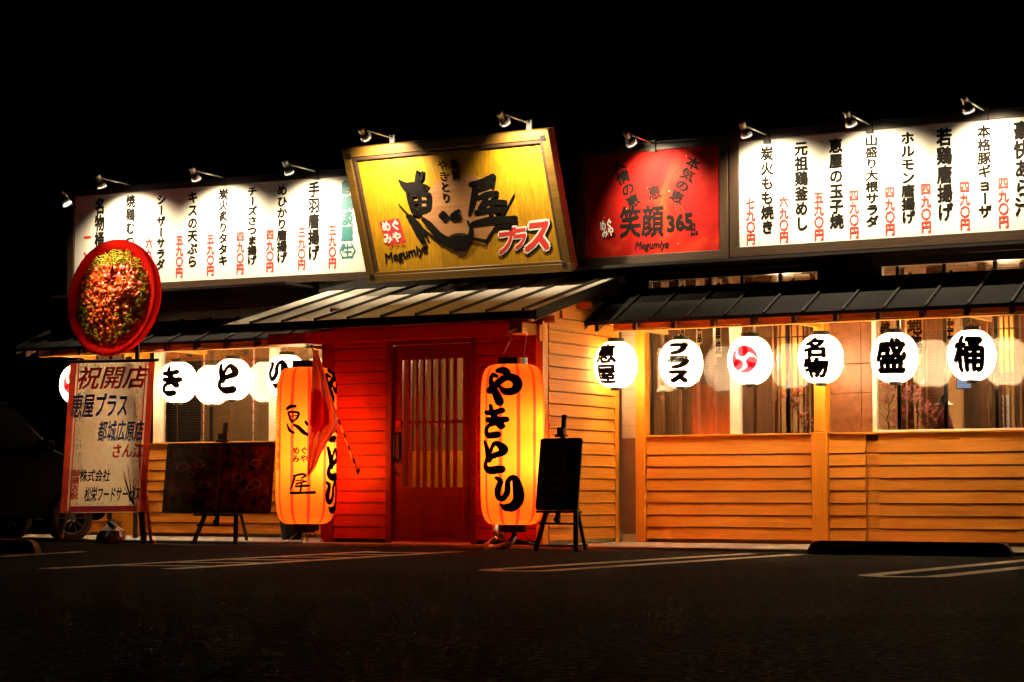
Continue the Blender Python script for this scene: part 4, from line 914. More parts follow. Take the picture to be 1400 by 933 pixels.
for i, (py_, s) in enumerate(((528, 0.36), (583, 0.36), (635, 0.36), (680, 0.38))):
    z = onY(418, py_, -0.55).z - cL.z; big_text(tL, scaled(KANA[i], s, s), az + math.radians(63), z)
KEI = [[(210, 400, 8), (212, 460, 10), (213, 520, 14)], [(165, 548, 40), (210, 526, 40), (260, 525, 30)], [(180, 590, 26), (200, 650, 28), (225, 690, 24)], [(180, 585, 24), (260, 585, 26), (296, 602, 30), (275, 652, 26), (225, 688, 22)], [(192, 632, 14), (275, 620, 14)], [(236, 590, 14), (230, 680, 14)],
       [(168, 712, 22), (195, 770, 34), (240, 800, 30)], [(245, 718, 24), (290, 740, 40), (340, 790, 44), (385, 820, 34)], [(368, 688, 30), (386, 716, 30)]]
OKU = [[(245, 400, 20), (340, 382, 26), (372, 398, 26), (330, 422, 18)], [(262, 400, 24), (240, 470, 28), (210, 540, 18)], [(275, 450, 14), (350, 442, 16)], [(275, 482, 20), (372, 456, 22)], [(270, 507, 24), (410, 500, 28)], [(332, 480, 20), (322, 560, 22)], [(215, 576, 30), (330, 575, 28), (465, 570, 34)]]
for grp, c0, y0, o_ in ((KEI, (275, 610), 490, -12.5), (OKU, (340, 480), 600, -4.5)):
    VF = merge(*[stroke([((u - c0[0]) / 985, -(v - c0[1]) / 985, w / 985) for u, v, w in s_]) for s_ in grp]); z = onY(418, y0 + c0[1] / 7.78, -0.55).z - cL.z; big_text(tL, VF, az + math.asin(o_ / 41), z)
for row, ch, py_ in ((0, 'めぐ', 617), (1, 'みや', 628)):
    z = onY(418, py_, -0.55).z - cL.z; V, Fc = rowtext(ch, 0.085, 0.085, 0.03); big_text(tL, (V, Fc), az + math.asin(-8 / 41), z)
V, Fc = column('炭火串焼', 0.11, 0.10, 0.01); VF = ([(x, y + 0.22, l) for x, y, l in V], Fc); link('lettering', wrap(VF, PB, az - math.radians(62), 0.325, 0.006, -0.05, 0.025).mesh('lettering', M['inkred']), tL)
# hooks and wires that hold them
hk = MB(); x, y = cR.x, cR.y; zt = cR.z + HR / 2 + 0.07
hk.tube([(x - 0.14, y, zt - 0.01), (x - 0.03, y, zt + 0.17)], 0.004, 5); hk.tube([(x + 0.13, y, zt), (x + 0.12, y + 0.1, 2.21)], 0.004, 5)
pts = [(x - 0.03 + 0.025 * math.sin(a), y, zt + 0.17 + 0.10 * a / 6.3) for a in [6.3 * k / 16 for k in range(17)]]; hk.tube(pts, 0.006, 6)
hk.tube([(x - 0.03, y, zt + 0.27), (x - 0.03, y + 0.15, 2.24)], 0.004, 5)
hk = hk.mesh('hook_wire', M['steel'], True, cR); link('hook_wire', hk, tR)
MB().box(cR.x + 0.10, cR.x + 0.155, cR.y - 0.10, cR.y - 0.06, cR.z + HR / 2 - 0.005, cR.z + HR / 2 + 0.066).build('cap_label', M['inkwhite'], tR)
hk = MB(); x, y = cL.x, cL.y; zt = cL.z + HL / 2 + 0.07; hk.tube([(x, y, zt), (x + 0.02, y, zt + 0.05), (x - 0.01, y, zt + 0.10), (x, y, 2.19)], 0.005, 6)
link('hook_wire', hk.mesh('hook_wire', M['steel'], True, cL), tL)
# stands under the lanterns
st = thing('wire_stand', 'thin wire tripod under the orange lantern with the flag', 'lantern stand', (cL.x, cL.y, 0.035)); zc = cL.z - HL / 2 - 0.073
MB().tube([(cL.x, cL.y, zc - 0.001), (cL.x, cL.y, zc - 0.022)], 0.10, 16).build('stand_plate', M['black'], st)
for k in range(4):
    a = math.radians(30 + 90 * k); MB().tube([(cL.x + 0.08 * math.cos(a), cL.y + 0.08 * math.sin(a), zc - 0.015), (cL.x + 0.20 * math.cos(a), cL.y + 0.20 * math.sin(a), 0.041)], 0.007, 6).build('stand_leg', M['steel'], st)
MB().tube([(cL.x + 0.02, cL.y - 0.05, zc), (cL.x + 0.05, cL.y - 0.11, 0.10), (cL.x + 0.03, cL.y - 0.12, 0.045), (cL.x - 0.12, cL.y - 0.16, 0.043), (cL.x - 0.25, cL.y - 0.10, 0.043)], 0.007, 6).build('power_cord', M['black'], st, True)
st = thing('lantern_base', 'pale curved pedestal foot under the orange lantern by the easel', 'lantern stand', (cR.x, cR.y, 0.0)); zc = cR.z - HR / 2 - 0.075
pt = lambda u, v, Y: onY(640 + u / 5.184, 600 + v / 5.184, Y)
MB().tube([pt(205, 610, -0.5), pt(205, 660, -0.5), pt(238, 695, -0.5), pt(240, 712, -0.5)], [0.05, 0.05, 0.035, 0.03], 12).build('base_stem', plain('pale_plastic', (0.55, 0.5, 0.45), 0.4, bump=0), st, True)
MB().tube([pt(325, 650, -0.5), pt(328, 700, -0.55), pt(290, 745, -0.6), pt(230, 772, -0.6), pt(140, 775, -0.5), pt(128, 758, -0.35), pt(160, 735, -0.25), pt(200, 700, -0.3)], [0.022, 0.028, 0.036, 0.04, 0.036, 0.03, 0.026, 0.022], 12).build('base_foot', bpy.data.materials['pale_plastic'], st, True)
MB().tube([(cR.x, cR.y, zc), (cR.x + 0.0, cR.y + 0.05, 0.10), (cR.x + 0.25, cR.y + 0.1, 0.045), (cR.x + 0.62, cR.y + 0.2, 0.043), (cR.x + 0.7, cR.y + 0.3, 0.05)], 0.010, 6).build('power_cord', M['black'], st, True)

# ================================================================ FLAG
top = onY(426, 474, -0.95); bot = onY(489, 645, -0.03)
M['flagcloth'] = paper('flag_cloth', (0.80, 0.40, 0.36), trans=0.5)  # white cloth; the lanterns' red light is tinted into its colour
M['flagred'] = paper('flag_disc_red', (0.60, 0.015, 0.02), trans=0.35)
fl = thing('flag', 'small national flag drooping from a banded pole before the left orange lantern', 'flag', tuple(bot))
MB().tube([bot, top], 0.011, 8).build('flag_pole', M['inkwhite'], fl, True)
for k in range(9):
    a = bot.lerp(top, 0.07 + k * 0.105); b_ = bot.lerp(top, 0.11 + k * 0.105); MB().tube([a, b_], 0.0125, 8).build('pole_band', M['black'], fl)
MB().tube([top, top + (top - bot).normalized() * 0.02], [0.028, 0.02], 10).build('finial', M['steel'], fl, True)
MB().tube([bot + Vector((0, 0.02, -0.05)), bot + Vector((0, 0, 0.03))], [0.01, 0.03], 8).build('pole_socket', M['black'], fl)
# hanging cloth: upper edge follows the pole, folds run downwards
cl = MB(); nu, nv = 26, 30; outl_l = lambda v: (428 - 8 * v, 478 + v * 172); G = []
def edge_r(v):
    pts = [(0, 434, 479), (0.12, 441, 500), (0.40, 460, 565), (0.52, 462, 585), (0.62, 448, 604), (0.72, 438, 622), (0.88, 431, 640), (1, 422, 652)]
    for (a, xa, ya), (b, xb, yb) in zip(pts, pts[1:]):
        if a <= v <= b: q = (v - a) / (b - a); return xa + (xb - xa) * q, ya + (yb - ya) * q
    return pts[-1][1:]
vs = []
for j in range(nv + 1):
    v = j / nv; lx, ly = outl_l(v); rx, ry = edge_r(v)
    for i in range(nu + 1):
        u = i / nu; Y = -1.00 + 0.045 * math.sin(u * 15 + v * 2) * min(1, v * 4 + 0.2) + 0.12 * u * (1 - v)
        vs.append(onY(lx + (rx - lx) * u, ly + (ry - ly) * u, Y))
fs = [[j * (nu + 1) + i, j * (nu + 1) + i + 1, (j + 1) * (nu + 1) + i + 1, (j + 1) * (nu + 1) + i] for j in range(nv) for i in range(nu)]
red, white = [], []
for k, f in enumerate(fs):
    j, i = divmod(k, nu); v = (j + .5) / nv; u = (i + .5) / nu
    (red if ((v - 0.46) / 0.165) ** 2 + ((u - 0.28) / 0.42) ** 2 < 1 else white).append(f)
for part, nm_, mt_ in ((white, 'flag_cloth', M['flagcloth']), (red, 'flag_disc', M['flagred'])):
    used = sorted({i for f in part for i in f}); ix = {i: k for k, i in enumerate(used)}
    MB().add([vs[i] for i in used], [[ix[i] for i in f] for f in part]).build(nm_, mt_, fl, True)

# ================================================================ EASELS AND MENU BOARDS
M['easelwood'] = plain('easel_black_wood', (0.018, 0.014, 0.011), 0.55, bump=0.1)
def easel(c, w, mast_top, bd0, bd1, label):
    """c: foot centre; stands on the ground, board rests at height bd0..bd1"""
    t = thing('easel', label, 'easel', (c.x, c.y, 0.0), 'black easels before the restaurant'); x, y = c.x, c.y
    for s in (-1, 1): MB().bar((x + s * w * 0.56, y - 0.06, 0.0), (x + s * w * 0.40, y + 0.06, bd0 + 0.02), 0.048, 0.026, (0, 1, 0)).build('leg', M['easelwood'], t, bevel=0.003)
    MB().bar((x + 0.02, y + 0.52, 0.0), (x, y + 0.10, mast_top * 0.82), 0.034, 0.022, (0, 1, 0)).build('rear_leg', M['easelwood'], t, bevel=0.003)
    MB().bar((x, y - 0.02, bd0 - 0.12), (x, y + 0.125, mast_top), 0.048, 0.03, (0, 1, 0)).build('mast', M['easelwood'], t, bevel=0.003)
    MB().bar((x - w * 0.50, y - 0.035, bd0 - 0.13), (x + w * 0.50, y - 0.035, bd0 - 0.13), 0.03, 0.02).build('cross_rail', M['easelwood'], t, bevel=0.003)
    MB().box(x - w * 0.58, x + w * 0.58, y - 0.05, y + 0.05, bd0 - 0.026, bd0 - 0.003).build('ledge', M['easelwood'], t, bevel=0.003)
    MB().box(x - 0.055, x + 0.055, y + 0.02, y + 0.10, bd1 + 0.004, bd1 + 0.03).box(x - 0.035, x + 0.035, y + 0.03, y + 0.09, bd1 + 0.03, bd1 + 0.10).build('top_clamp', M['easelwood'], t, bevel=0.003)
    MB().lathe([(0.001, -0.03), (0.022, -0.025), (0.022, 0.02), (0.001, 0.02)], 10, (x, y - 0.04, bd0 - 0.09), 'Y').build('knob', M['easelwood'], t)
    return t
def rounded(pl, x0, x1, y0, y1, r, d0, d1, mat, nm, t, hole=None):
    pts = []
    for cx, cy, a0 in ((x1 - r, y0 + r, -90), (x1 - r, y1 - r, 0), (x0 + r, y1 - r, 90), (x0 + r, y0 + r, 180)):
        for k in range(5): a = math.radians(a0 + k * 22.5); pts.append((cx + r * math.cos(a), cy + r * math.sin(a)))
    MB().prism([pl.w(x, y, d0) for x, y in pts], pl.n * (d1 - d0)).build(nm, mat, t)
M['photoprint'] = None
def foodprint():
    m, tt, o = nmat('food_photo_print'); b = N(tt, 'ShaderNodeBsdfPrincipled'); tc = N(tt, 'ShaderNodeTexCoord'); vo = N(tt, 'ShaderNodeTexVoronoi'); vo.inputs['Scale'].default_value = 9
    nz = N(tt, 'ShaderNodeTexNoise'); nz.inputs['Scale'].default_value = 11; nz.inputs['Detail'].default_value = 7
    L(tt, tc.outputs['Object'], vo.inputs['Vector']); L(tt, tc.outputs['Object'], nz.inputs['Vector'])
    c = ramp(tt, nz.outputs[0], [(0.3, (0.02, 0.008, 0.006)), (0.5, (0.12, 0.03, 0.015)), (0.7, (0.22, 0.11, 0.05))]); mx = N(tt, 'ShaderNodeMix'); mx.data_type = 'RGBA'; mx.blend_type = 'MULTIPLY'; mx.inputs[0].default_value = 0.7
    L(tt, c, mx.inputs[6]); L(tt, vo.outputs['Color'], mx.inputs[7]); L(tt, mx.outputs[2], b.inputs['Base Color']); b.inputs['Roughness'].default_value = 0.25; L(tt, b.outputs[0], o.inputs[0]); return m
M['photoprint'] = foodprint(); M['printgrey'] = plain('plate_print', (0.16, 0.13, 0.11), 0.4, var=0.3, bump=0)
YE = -0.32; e0, e1 = onY(224, 702, YE - .05), onY(363, 604, YE - .05); cE = Vector(((e0.x + e1.x) / 2 + 0.02, YE, 0)); easel(cE, 0.52, onY(294, 578, YE).z, e0.z, e1.z, 'black easel carrying the wide double menu board, left of the flag lantern')
kE = (e1.z - e0.z) / 0.70; plE = Plane((cE.x - 0.665 * kE, cE.y - 0.055, e0.z + 0.003), (1, 0, 0), (0, 0.12, 1))
t = thing('menu_board', 'wide double menu board with dark food photos on the left easel', 'menu board', tuple(plE.P))

rounded(plE, 0, 1.33, 0, 0.70, 0.03, -0.022, 0.0, M['easelwood'], 'board_back', t)
for a, b_ in ((0.03, 0.635), (0.695, 1.30)):
    plE.slab(a, b_, 0.035, 0.665, 0.001, 0.004).build('photo_sheet', M['photoprint'], t)
    for k in range(7):
        cx, cy = random.uniform(a + 0.1, b_ - 0.1), random.uniform(0.13, 0.58); r = random.uniform(0.05, 0.09)
        V = [(cx + r * math.cos(q), cy + r * 0.55 * math.sin(q)) for q in [k2 * math.pi / 9 for k2 in range(18)]]; plE.letters((V, [list(range(18))]), 'printed_plate', M['printgrey'] if k % 3 else M['printgrey'], t, d=0.005 + k * 0.0004)
        V = [(cx + r * .72 * math.cos(q), cy + r * 0.38 * math.sin(q)) for q in [k2 * math.pi / 6 for k2 in range(12)]]; plE.letters((V, [list(range(12))]), 'printed_dish', M['photoprint'], t, d=0.0052 + k * 0.0004)
for a in (0.645, 0.665, 0.680): plE.slab(a, a + 0.008, 0.03, 0.68, 0.0, 0.012).build('centre_rib', M['rafter'], t)
bpy.context.view_layer.update()
t.scale = (kE, 1, kE)
cF = Vector((2.03, -0.90, 0)); easel(cF, 0.40, 1.335, 0.40, 1.11, 'black easel with a tall chalkboard at the porch corner post')
plF = Plane((cF.x - 0.232, cF.y - 0.055, 0.403), (1, 0, 0), (0, 0.16, 1))
t = thing('menu_board', 'tall black chalkboard on the right easel before the porch side wall', 'menu board', tuple(plF.P))
rounded(plF, 0, 0.465, 0, 0.71, 0.025, -0.022, 0.0, M['easelwood'], 'board_back', t)
plF.slab(0.02, 0.445, 0.02, 0.69, 0.0005, 0.003).build('chalk_surface', plain('chalkboard', (0.085, 0.09, 0.088), 0.8, var=0.4, scale=12), t)
M['chalk'] = plain('faint_chalk', (0.7, 0.7, 0.66), 0.9, var=0.5, scale=30, bump=0)
for tx, y, h in (('本日のおすすめ', 0.61, 0.05), ('もも串', 0.50, 0.06), ('つくね', 0.40, 0.06), ('手羽先', 0.30, 0.06), ('刺身盛り', 0.20, 0.055), ('生ビール', 0.09, 0.055)):
    plF.letters(rowtext(tx, h, h * 0.9, 0.0), 'chalk_writing', M['chalk'], t, off=(0.23, y), d=0.0045)

# ================================================================ BANNER, ITS FRAME, THE ROUND DISH SIGN
YB = -0.78
M['stripe'] = None
def stripemat():
    m, tt, o = nmat('red_white_spiral_tape'); b = N(tt, 'ShaderNodeBsdfPrincipled'); tc = N(tt, 'ShaderNodeTexCoord'); sx = N(tt, 'ShaderNodeSeparateXYZ'); L(tt, tc.outputs['Object'], sx.inputs[0])
    ad = N(tt, 'ShaderNodeMath', operation='ADD'); L(tt, sx.outputs[2], ad.inputs[0]); L(tt, sx.outputs[0], ad.inputs[1]); ml = N(tt, 'ShaderNodeMath', operation='MULTIPLY'); ml.inputs[1].default_value = 13; L(tt, ad.outputs[0], ml.inputs[0])
    fr = N(tt, 'ShaderNodeMath', operation='FRACT'); L(tt, ml.outputs[0], fr.inputs[0]); c = ramp(tt, fr.outputs[0], [(0.49, (0.62, 0.05, 0.04)), (0.51, (0.72, 0.66, 0.58))]); L(tt, c, b.inputs['Base Color']); b.inputs['Roughness'].default_value = 0.5; L(tt, b.outputs[0], o.inputs[0]); return m
M['stripe'] = stripemat()
P = lambda px, py, Y=YB: onY(px, py, Y)
fr = thing('banner_stand', 'A-shaped stand wrapped in red and white spiral tape behind the banner', 'stand', (P(145, 745).x, YB, 0.0))
zf = lambda p, z=0.02: Vector((p.x, p.y, z))
l0 = zf(P(83, 745)); l1 = P(131, 492); r0 = zf(P(207, 745)); r1 = P(178, 492)
MB().tube([l0, l1], 0.018, 8).build('frame_leg', M['stripe'], fr, True); MB().tube([r0, r1], 0.018, 8).build('frame_leg', M['stripe'], fr, True)
MB().bar(zf(P(80, 746), 0.03), zf(P(212, 746), 0.03), 0.04, 0.035).build('base_bar', M['stripe'], fr)
MB().bar(zf(P(197, 742, YB + 0.03), 0.0), P(176, 488, YB + 0.03), 0.065, 0.03, (0, 1, 0)).build('dark_pole', M['easelwood'], fr)
# banner
M['banner'] = paper('banner_cloth', (0.97, 0.86, 0.66), trans=0.7, thin=0.12)
M['bannerred'] = paper('banner_red_print', (0.95, 0.13, 0.08), trans=0.6); M['bannerpink'] = paper('banner_magenta_print', (0.65, 0.07, 0.16), trans=0.4)
M['bannergreen'] = paper('banner_sprig_print', (0.42, 0.42, 0.20), trans=0.4)
bn = thing('opening_banner', 'cloth opening banner with red and blue Japanese lettering hanging at the left', 'banner', (P(147, 700, YB - 0.07).x, YB - 0.07, 0.5))
def BP(u, v, d=0.0):
    """u 0..1 across, v 0..1 down the banner; the cloth leans and ripples"""
    px_ = (96 + (212 - 96) * u) * (1 - v) + (82.5 + (199 - 82.5) * u) * v; py_ = (497 - 2.0 * u) * (1 - v) + (702 - 1.5 * u) * v
    Y = YB - 0.05 + 0.010 * math.sin(u * 9 + v * 2.2) + 0.008 * math.sin(v * 7 + u * 3) - d; return onY(px_, py_, Y)
def bgrid(u0, u1, v0, v1, nu, nv, d): 
    vs = [BP(u0 + (u1 - u0) * i / nu, v0 + (v1 - v0) * j / nv, d) for j in range(nv + 1) for i in range(nu + 1)]
    return vs, [[j * (nu + 1) + i, j * (nu + 1) + i + 1, (j + 1) * (nu + 1) + i + 1, (j + 1) * (nu + 1) + i] for j in range(nv) for i in range(nu)]
MB().add(*bgrid(0, 1, 0, 1, 24, 30, 0)).build('cloth', M['banner'], bn, True)
for u0, u1 in ((0.0, 0.075), (0.095, 0.11), (0.925, 1.0), (0.885, 0.90)): MB().add(*bgrid(u0, u1, 0, 1, 3, 30, 0.003)).build('printed_border', M['bannerred'], bn, True)
MB().add(*bgrid(0.11, 0.885, 0.955, 0.995, 24, 1, 0.003)).build('printed_band', M['bannerpink'], bn, True)
MB().tube([onY(93, 495, YB - 0.08), onY(216, 492.5, YB - 0.08)], 0.018, 8).build('top_rod', M['easelwood'], bn, True)
def btext(txt, u0, v0, u1, v1, mat, bold, shear=0.15, d=0.006):
    n = len(txt); w = (u1 - u0) / n; V, Fc = rowtext(txt, (v1 - v0), w, bold, 0.0); 
    V, Fc = grid_cut(V, Fc, 0.045); V = [(x + y / (v1 - v0) * shear * w, y, l) for x, y, l in V]
    mb = MB(); mb.add([BP((u0 + u1) / 2 + x, (v0 + v1) / 2 - y, d + l * LAY) for x, y, l in V], Fc); mb.build('lettering', M[mat], bn)
btext('祝開店', 0.10, 0.02, 0.93, 0.18, 'bannerred', 0.02, 0.25)
M['bannerblue'] = paper('banner_blue_print', (0.10, 0.20, 0.75), trans=0.5); M['bannerink'] = paper('banner_black_print', (0.02, 0.02, 0.025), trans=0.2)
btext('恵屋プラス', 0.05, 0.20, 0.72, 0.37, 'bannerblue', 0.02); btext('都城広原店', 0.38, 0.385, 0.92, 0.53, 'bannerblue', 0.02); btext('さん江', 0.55, 0.54, 0.93, 0.64, 'bannerred', 0.03)
btext('株式会社', 0.20, 0.71, 0.56, 0.795, 'bannerink', 0.018); btext('松栄フードサービス', 0.27, 0.825, 0.93, 0.93, 'bannerink', 0.018)
V, Fc = column('御開店祝', 0.05, 0.11, 0.03); mb = MB(); mb.add([BP(0.145 + x, 0.71 - y, 0.006 + l * LAY) for x, y, l in V], Fc); mb.build('lettering', M['bannerred'], bn)
sp_ = MB()
for k in range(240):
    side = random.random(); v = random.random() ** 1.0
    if side < 0.40: u = random.uniform(0.12, 0.20); v *= 0.66
    elif side < 0.75: u = random.uniform(0.80, 0.88)
    else: u = random.uniform(0.12, 0.85); v = random.uniform(0.005, 0.035) if random.random() < .6 else random.uniform(0.92, 0.952)
    a = random.uniform(0, 6.28); l = random.uniform(0.008, 0.02); w = l * 0.3
    c = [(u + l * math.cos(a), v + l * 0.55 * math.sin(a)), (u - w * math.sin(a), v + w * 0.55 * math.cos(a)), (u - l * math.cos(a), v - l * 0.55 * math.sin(a)), (u + w * math.sin(a), v - w * 0.55 * math.cos(a))]
    sp_.add([BP(q[0], q[1], 0.0045) for q in c], [(0, 1, 2, 3)])
sp_.build('printed_sprigs', M['bannergreen'], bn, kind='stuff')
bt = MB()
for k in range(9):
    u = 0.86; v = 0.95; pts = [BP(0.86, 0.95, 0.007)]
    a = random.uniform(-0.9, 0.25); ln = random.uniform(0.10, 0.30)
    for q in range(1, 6): pts.append(BP(0.84 + a * ln * q / 5 * 0.9, 0.95 - ln * q / 5 * (1 - 0.12 * abs(a)), 0.007))
    bt.tube(pts, [0.006, 0.005, 0.005, 0.004, 0.003, 0.002], 4)
bt.build('printed_branches', M['bannerink'], bn)
# round dish sign
DC = onY(158.5, 408, 0.42); dr = 0.66
M['dishred'] = paper('red_translucent_plastic', (0.80, 0.018, 0.012), trans=0.45); 
ds = thing('dish_sign', 'big round red tub sign heaped with food, standing above the banner', 'dish sign', tuple(DC))
def tilt(mb, a=math.radians(5), z=math.radians(-2)):
    R_ = Matrix.Rotation(z, 3, 'Z') @ Matrix.Rotation(-a, 3, 'X'); c = DC
    mb.v = [tuple(c + R_ @ (Vector(p) - c)) for p in mb.v]; return mb
tilt(MB().lathe([(0.50, -0.01), (0.505, -0.04), (0.60, -0.075), (0.632, -0.075), (0.635, -0.06), (0.632, -0.02), (0.60, 0.05), (0.45, 0.09), (0.001, 0.10)], 64, DC, 'Y')).build('red_tub', M['dishred'], ds, True)
tilt(MB().lathe([(0.001, -0.01), (0.505, -0.01)], 40, DC, 'Y')).build('tub_floor', M['dishred'], ds)
for k in range(24):
    a = math.radians(k * 15); r0_, r1_ = 0.515, 0.628
    tilt(MB().tube([DC + Vector((r0_ * math.cos(a), -0.040, r0_ * math.sin(a))), DC + Vector((r1_ * math.cos(a), -0.080, r1_ * math.sin(a)))], 0.004, 5)).build('stave_joint', M['bannerpink'], ds)
M['cabbage'] = paper('shredded_cabbage', (0.70, 0.62, 0.07), trans=0.30, thin=0.5); M['chicken'] = plain('glazed_chicken', (0.66, 0.125, 0.010), 0.5, var=0.5, scale=5, bump=0.3, coat=0.15); M['sauce'] = plain('red_sauce', (0.50, 0.035, 0.008), 0.45, var=0.5, scale=5, coat=0.15)
def ico(mb, c, r, sq=(1, 1, 1)):
    t_ = (1 + 5 ** .5) / 2; V = [(-1, t_, 0), (1, t_, 0), (-1, -t_, 0), (1, -t_, 0), (0, -1, t_), (0, 1, t_), (0, -1, -t_), (0, 1, -t_), (t_, 0, -1), (t_, 0, 1), (-t_, 0, -1), (-t_, 0, 1)]
    Fi = [(0, 11, 5), (0, 5, 1), (0, 1, 7), (0, 7, 10), (0, 10, 11), (1, 5, 9), (5, 11, 4), (11, 10, 2), (10, 7, 6), (7, 1, 8), (3, 9, 4), (3, 4, 2), (3, 2, 6), (3, 6, 8), (3, 8, 9), (4, 9, 5), (2, 4, 11), (6, 2, 10), (8, 6, 7), (9, 8, 1)]
    q = Matrix.Rotation(random.uniform(0, 6), 3, 'X') @ Matrix.Rotation(random.uniform(0, 6), 3, 'Z')
    mb.add([Vector(c) + q @ Vector((v[0] * sq[0], v[1] * sq[1], v[2] * sq[2])) * (r / 1.9) * random.uniform(0.85, 1.15) for v in V], Fi)
cab, chk, sau = MB(), MB(), MB()
nr, na = 26, 72; dome = MB(); vs = []
for i in range(nr + 1):
    r = 0.47 * i / nr
    for j in range(na):
        a = 2 * math.pi * j / na; x, z = r * math.cos(a), r * math.sin(a)
        hgt = 0.11 * math.sqrt(max(0, 1 - (r / 0.50) ** 2)) + (0.014 * (math.sin(x * 47 + z * 13) * math.sin(z * 41 - x * 9)) + 0.008 * math.sin(x * 97 + 2) * math.sin(z * 89)) + random.uniform(-0.004, 0.004)
        vs.append(DC + Vector((x, -0.01 - hgt, z)))
dome.add(vs, [[i * na + j, i * na + (j + 1) % na, (i + 1) * na + (j + 1) % na, (i + 1) * na + j] for i in range(nr) for j in range(na)])
def glaze():
    m, tt, o = nmat('glazed_topping'); b = N(tt, 'ShaderNodeBsdfPrincipled'); tc = N(tt, 'ShaderNodeTexCoord'); n1 = N(tt, 'ShaderNodeTexNoise'); n1.inputs['Scale'].default_value = 16; n1.inputs['Detail'].default_value = 7; n1.inputs['Distortion'].default_value = 0.6
    L(tt, tc.outputs['Object'], n1.inputs['Vector']); c = ramp(tt, n1.outputs[0], [(0.32, (0.34, 0.014, 0.006)), (0.48, (0.72, 0.075, 0.008)), (0.60, (0.85, 0.21, 0.015)), (0.74, (0.85, 0.50, 0.06))])
    L(tt, c, b.inputs['Base Color']); b.inputs['Roughness'].default_value = 0.35; bp = N(tt, 'ShaderNodeBump'); bp.inputs['Strength'].default_value = 0.8; bp.inputs['Distance'].default_value = 0.02; L(tt, n1.outputs[0], bp.inputs['Height']); L(tt, bp.outputs[0], b.inputs['Normal']); L(tt, b.outputs[0], o.inputs[0]); return m
M['glaze'] = glaze()
for k in range(1500):
    a = random.uniform(0, 6.283); r = random.choice((0.53, 0.50)) * random.random() ** 0.5; hgt = 0.11 * math.sqrt(max(0, 1 - (r / 0.54) ** 2)); c = DC + Vector((r * math.cos(a), -0.02 - hgt, r * math.sin(a)))
    if r > 0.40 + 0.05 * math.sin(a * 3): ico(cab, c, random.uniform(0.010, 0.022), (2.4, .45, .45))
    elif random.random() < 0.10: ico(cab, c, random.uniform(0.008, 0.016), (2.2, .5, .5))
    elif random.random() < 0.22: ico(chk, c + Vector((0, 0.018, 0)), random.uniform(0.018, 0.045), (1.2, 0.7, 1))
tilt(dome).build('glazed_topping', M['glaze'], ds, True)
tilt(cab).build('shredded_cabbage', M['cabbage'], ds, True, kind='stuff'); tilt(chk).build('fried_chicken', M['glaze'], ds, True, kind='stuff')
for k, (a, l) in enumerate(((75, 0.17), (150, 0.12), (20, 0.12), (205, 0.10))):
    a = math.radians(a); b0 = DC + Vector((0.10, -0.20, 0.16)); d = Vector((math.cos(a), -0.25, math.sin(a))); s_ = Vector((-math.sin(a), 0, math.cos(a)))
    tilt(MB().add([b0, b0 + d * l * .4 + s_ * l * .28, b0 + d * l, b0 + d * l * .45 - s_ * l * .24, b0 + d * l * .5 + Vector((0, -0.03, 0))], [(0, 1, 4), (1, 2, 4), (2, 3, 4), (3, 0, 4)])).build('leaf', M['sauce'], ds)
MB().bar(DC + Vector((-0.17, 0.14, -0.40)), Vector((DC.x - 0.17, 0.56, 0.0)), 0.04, 0.03, (0, 1, 0)).build('mount_leg', M['easelwood'], ds)
MB().bar(DC + Vector((0.19, 0.14, -0.40)), Vector((DC.x + 0.19, 0.56, 0.0)), 0.04, 0.03, (0, 1, 0)).build('mount_leg', M['easelwood'], ds)
ds.scale = (1.11, 1.11, 1.11)
# bag at the foot of the banner
q = onY(152, 744, YB + 0.05); bgm = MB(); bx = thing('carrier_bag', 'pale tied carrier bag sitting behind the banner foot bar', 'bag', (q.x, q.y, 0.0))
n = 18; prof = [(0.0, 0.001), (0.15, 0.01), (0.155, 0.08), (0.135, 0.15), (0.08, 0.19), (0.025, 0.215), (0.035, 0.25), (0.05, 0.275)]
vs = []
for r, z in prof:
    for j in range(n): a = 2 * math.pi * j / n; k = (abs(math.cos(a)) ** 4 + abs(math.sin(a)) ** 4) ** -0.25; rr = r * k * (1 + 0.10 * math.sin(a * 5 + z * 30)); vs.append((q.x + rr * math.cos(a), q.y + rr * 0.7 * math.sin(a), z))
fs = [[i * n + j, i * n + (j + 1) % n, (i + 1) * n + (j + 1) % n, (i + 1) * n + j] for i in range(len(prof) - 1) for j in range(n)]
MB().add(vs, fs).build('bag_body', plain('paper_bag', (0.42, 0.36, 0.28), 0.7, var=0.2, scale=9, bump=0.5, bscale=14), bx)
MB().tube([(q.x - 0.02, q.y, 0.215), (q.x + 0.03, q.y - 0.03, 0.235), (q.x + 0.12, q.y - 0.06, 0.19)], [0.02, 0.028, 0.012], 7).build('bag_tie', M['black'], bx)

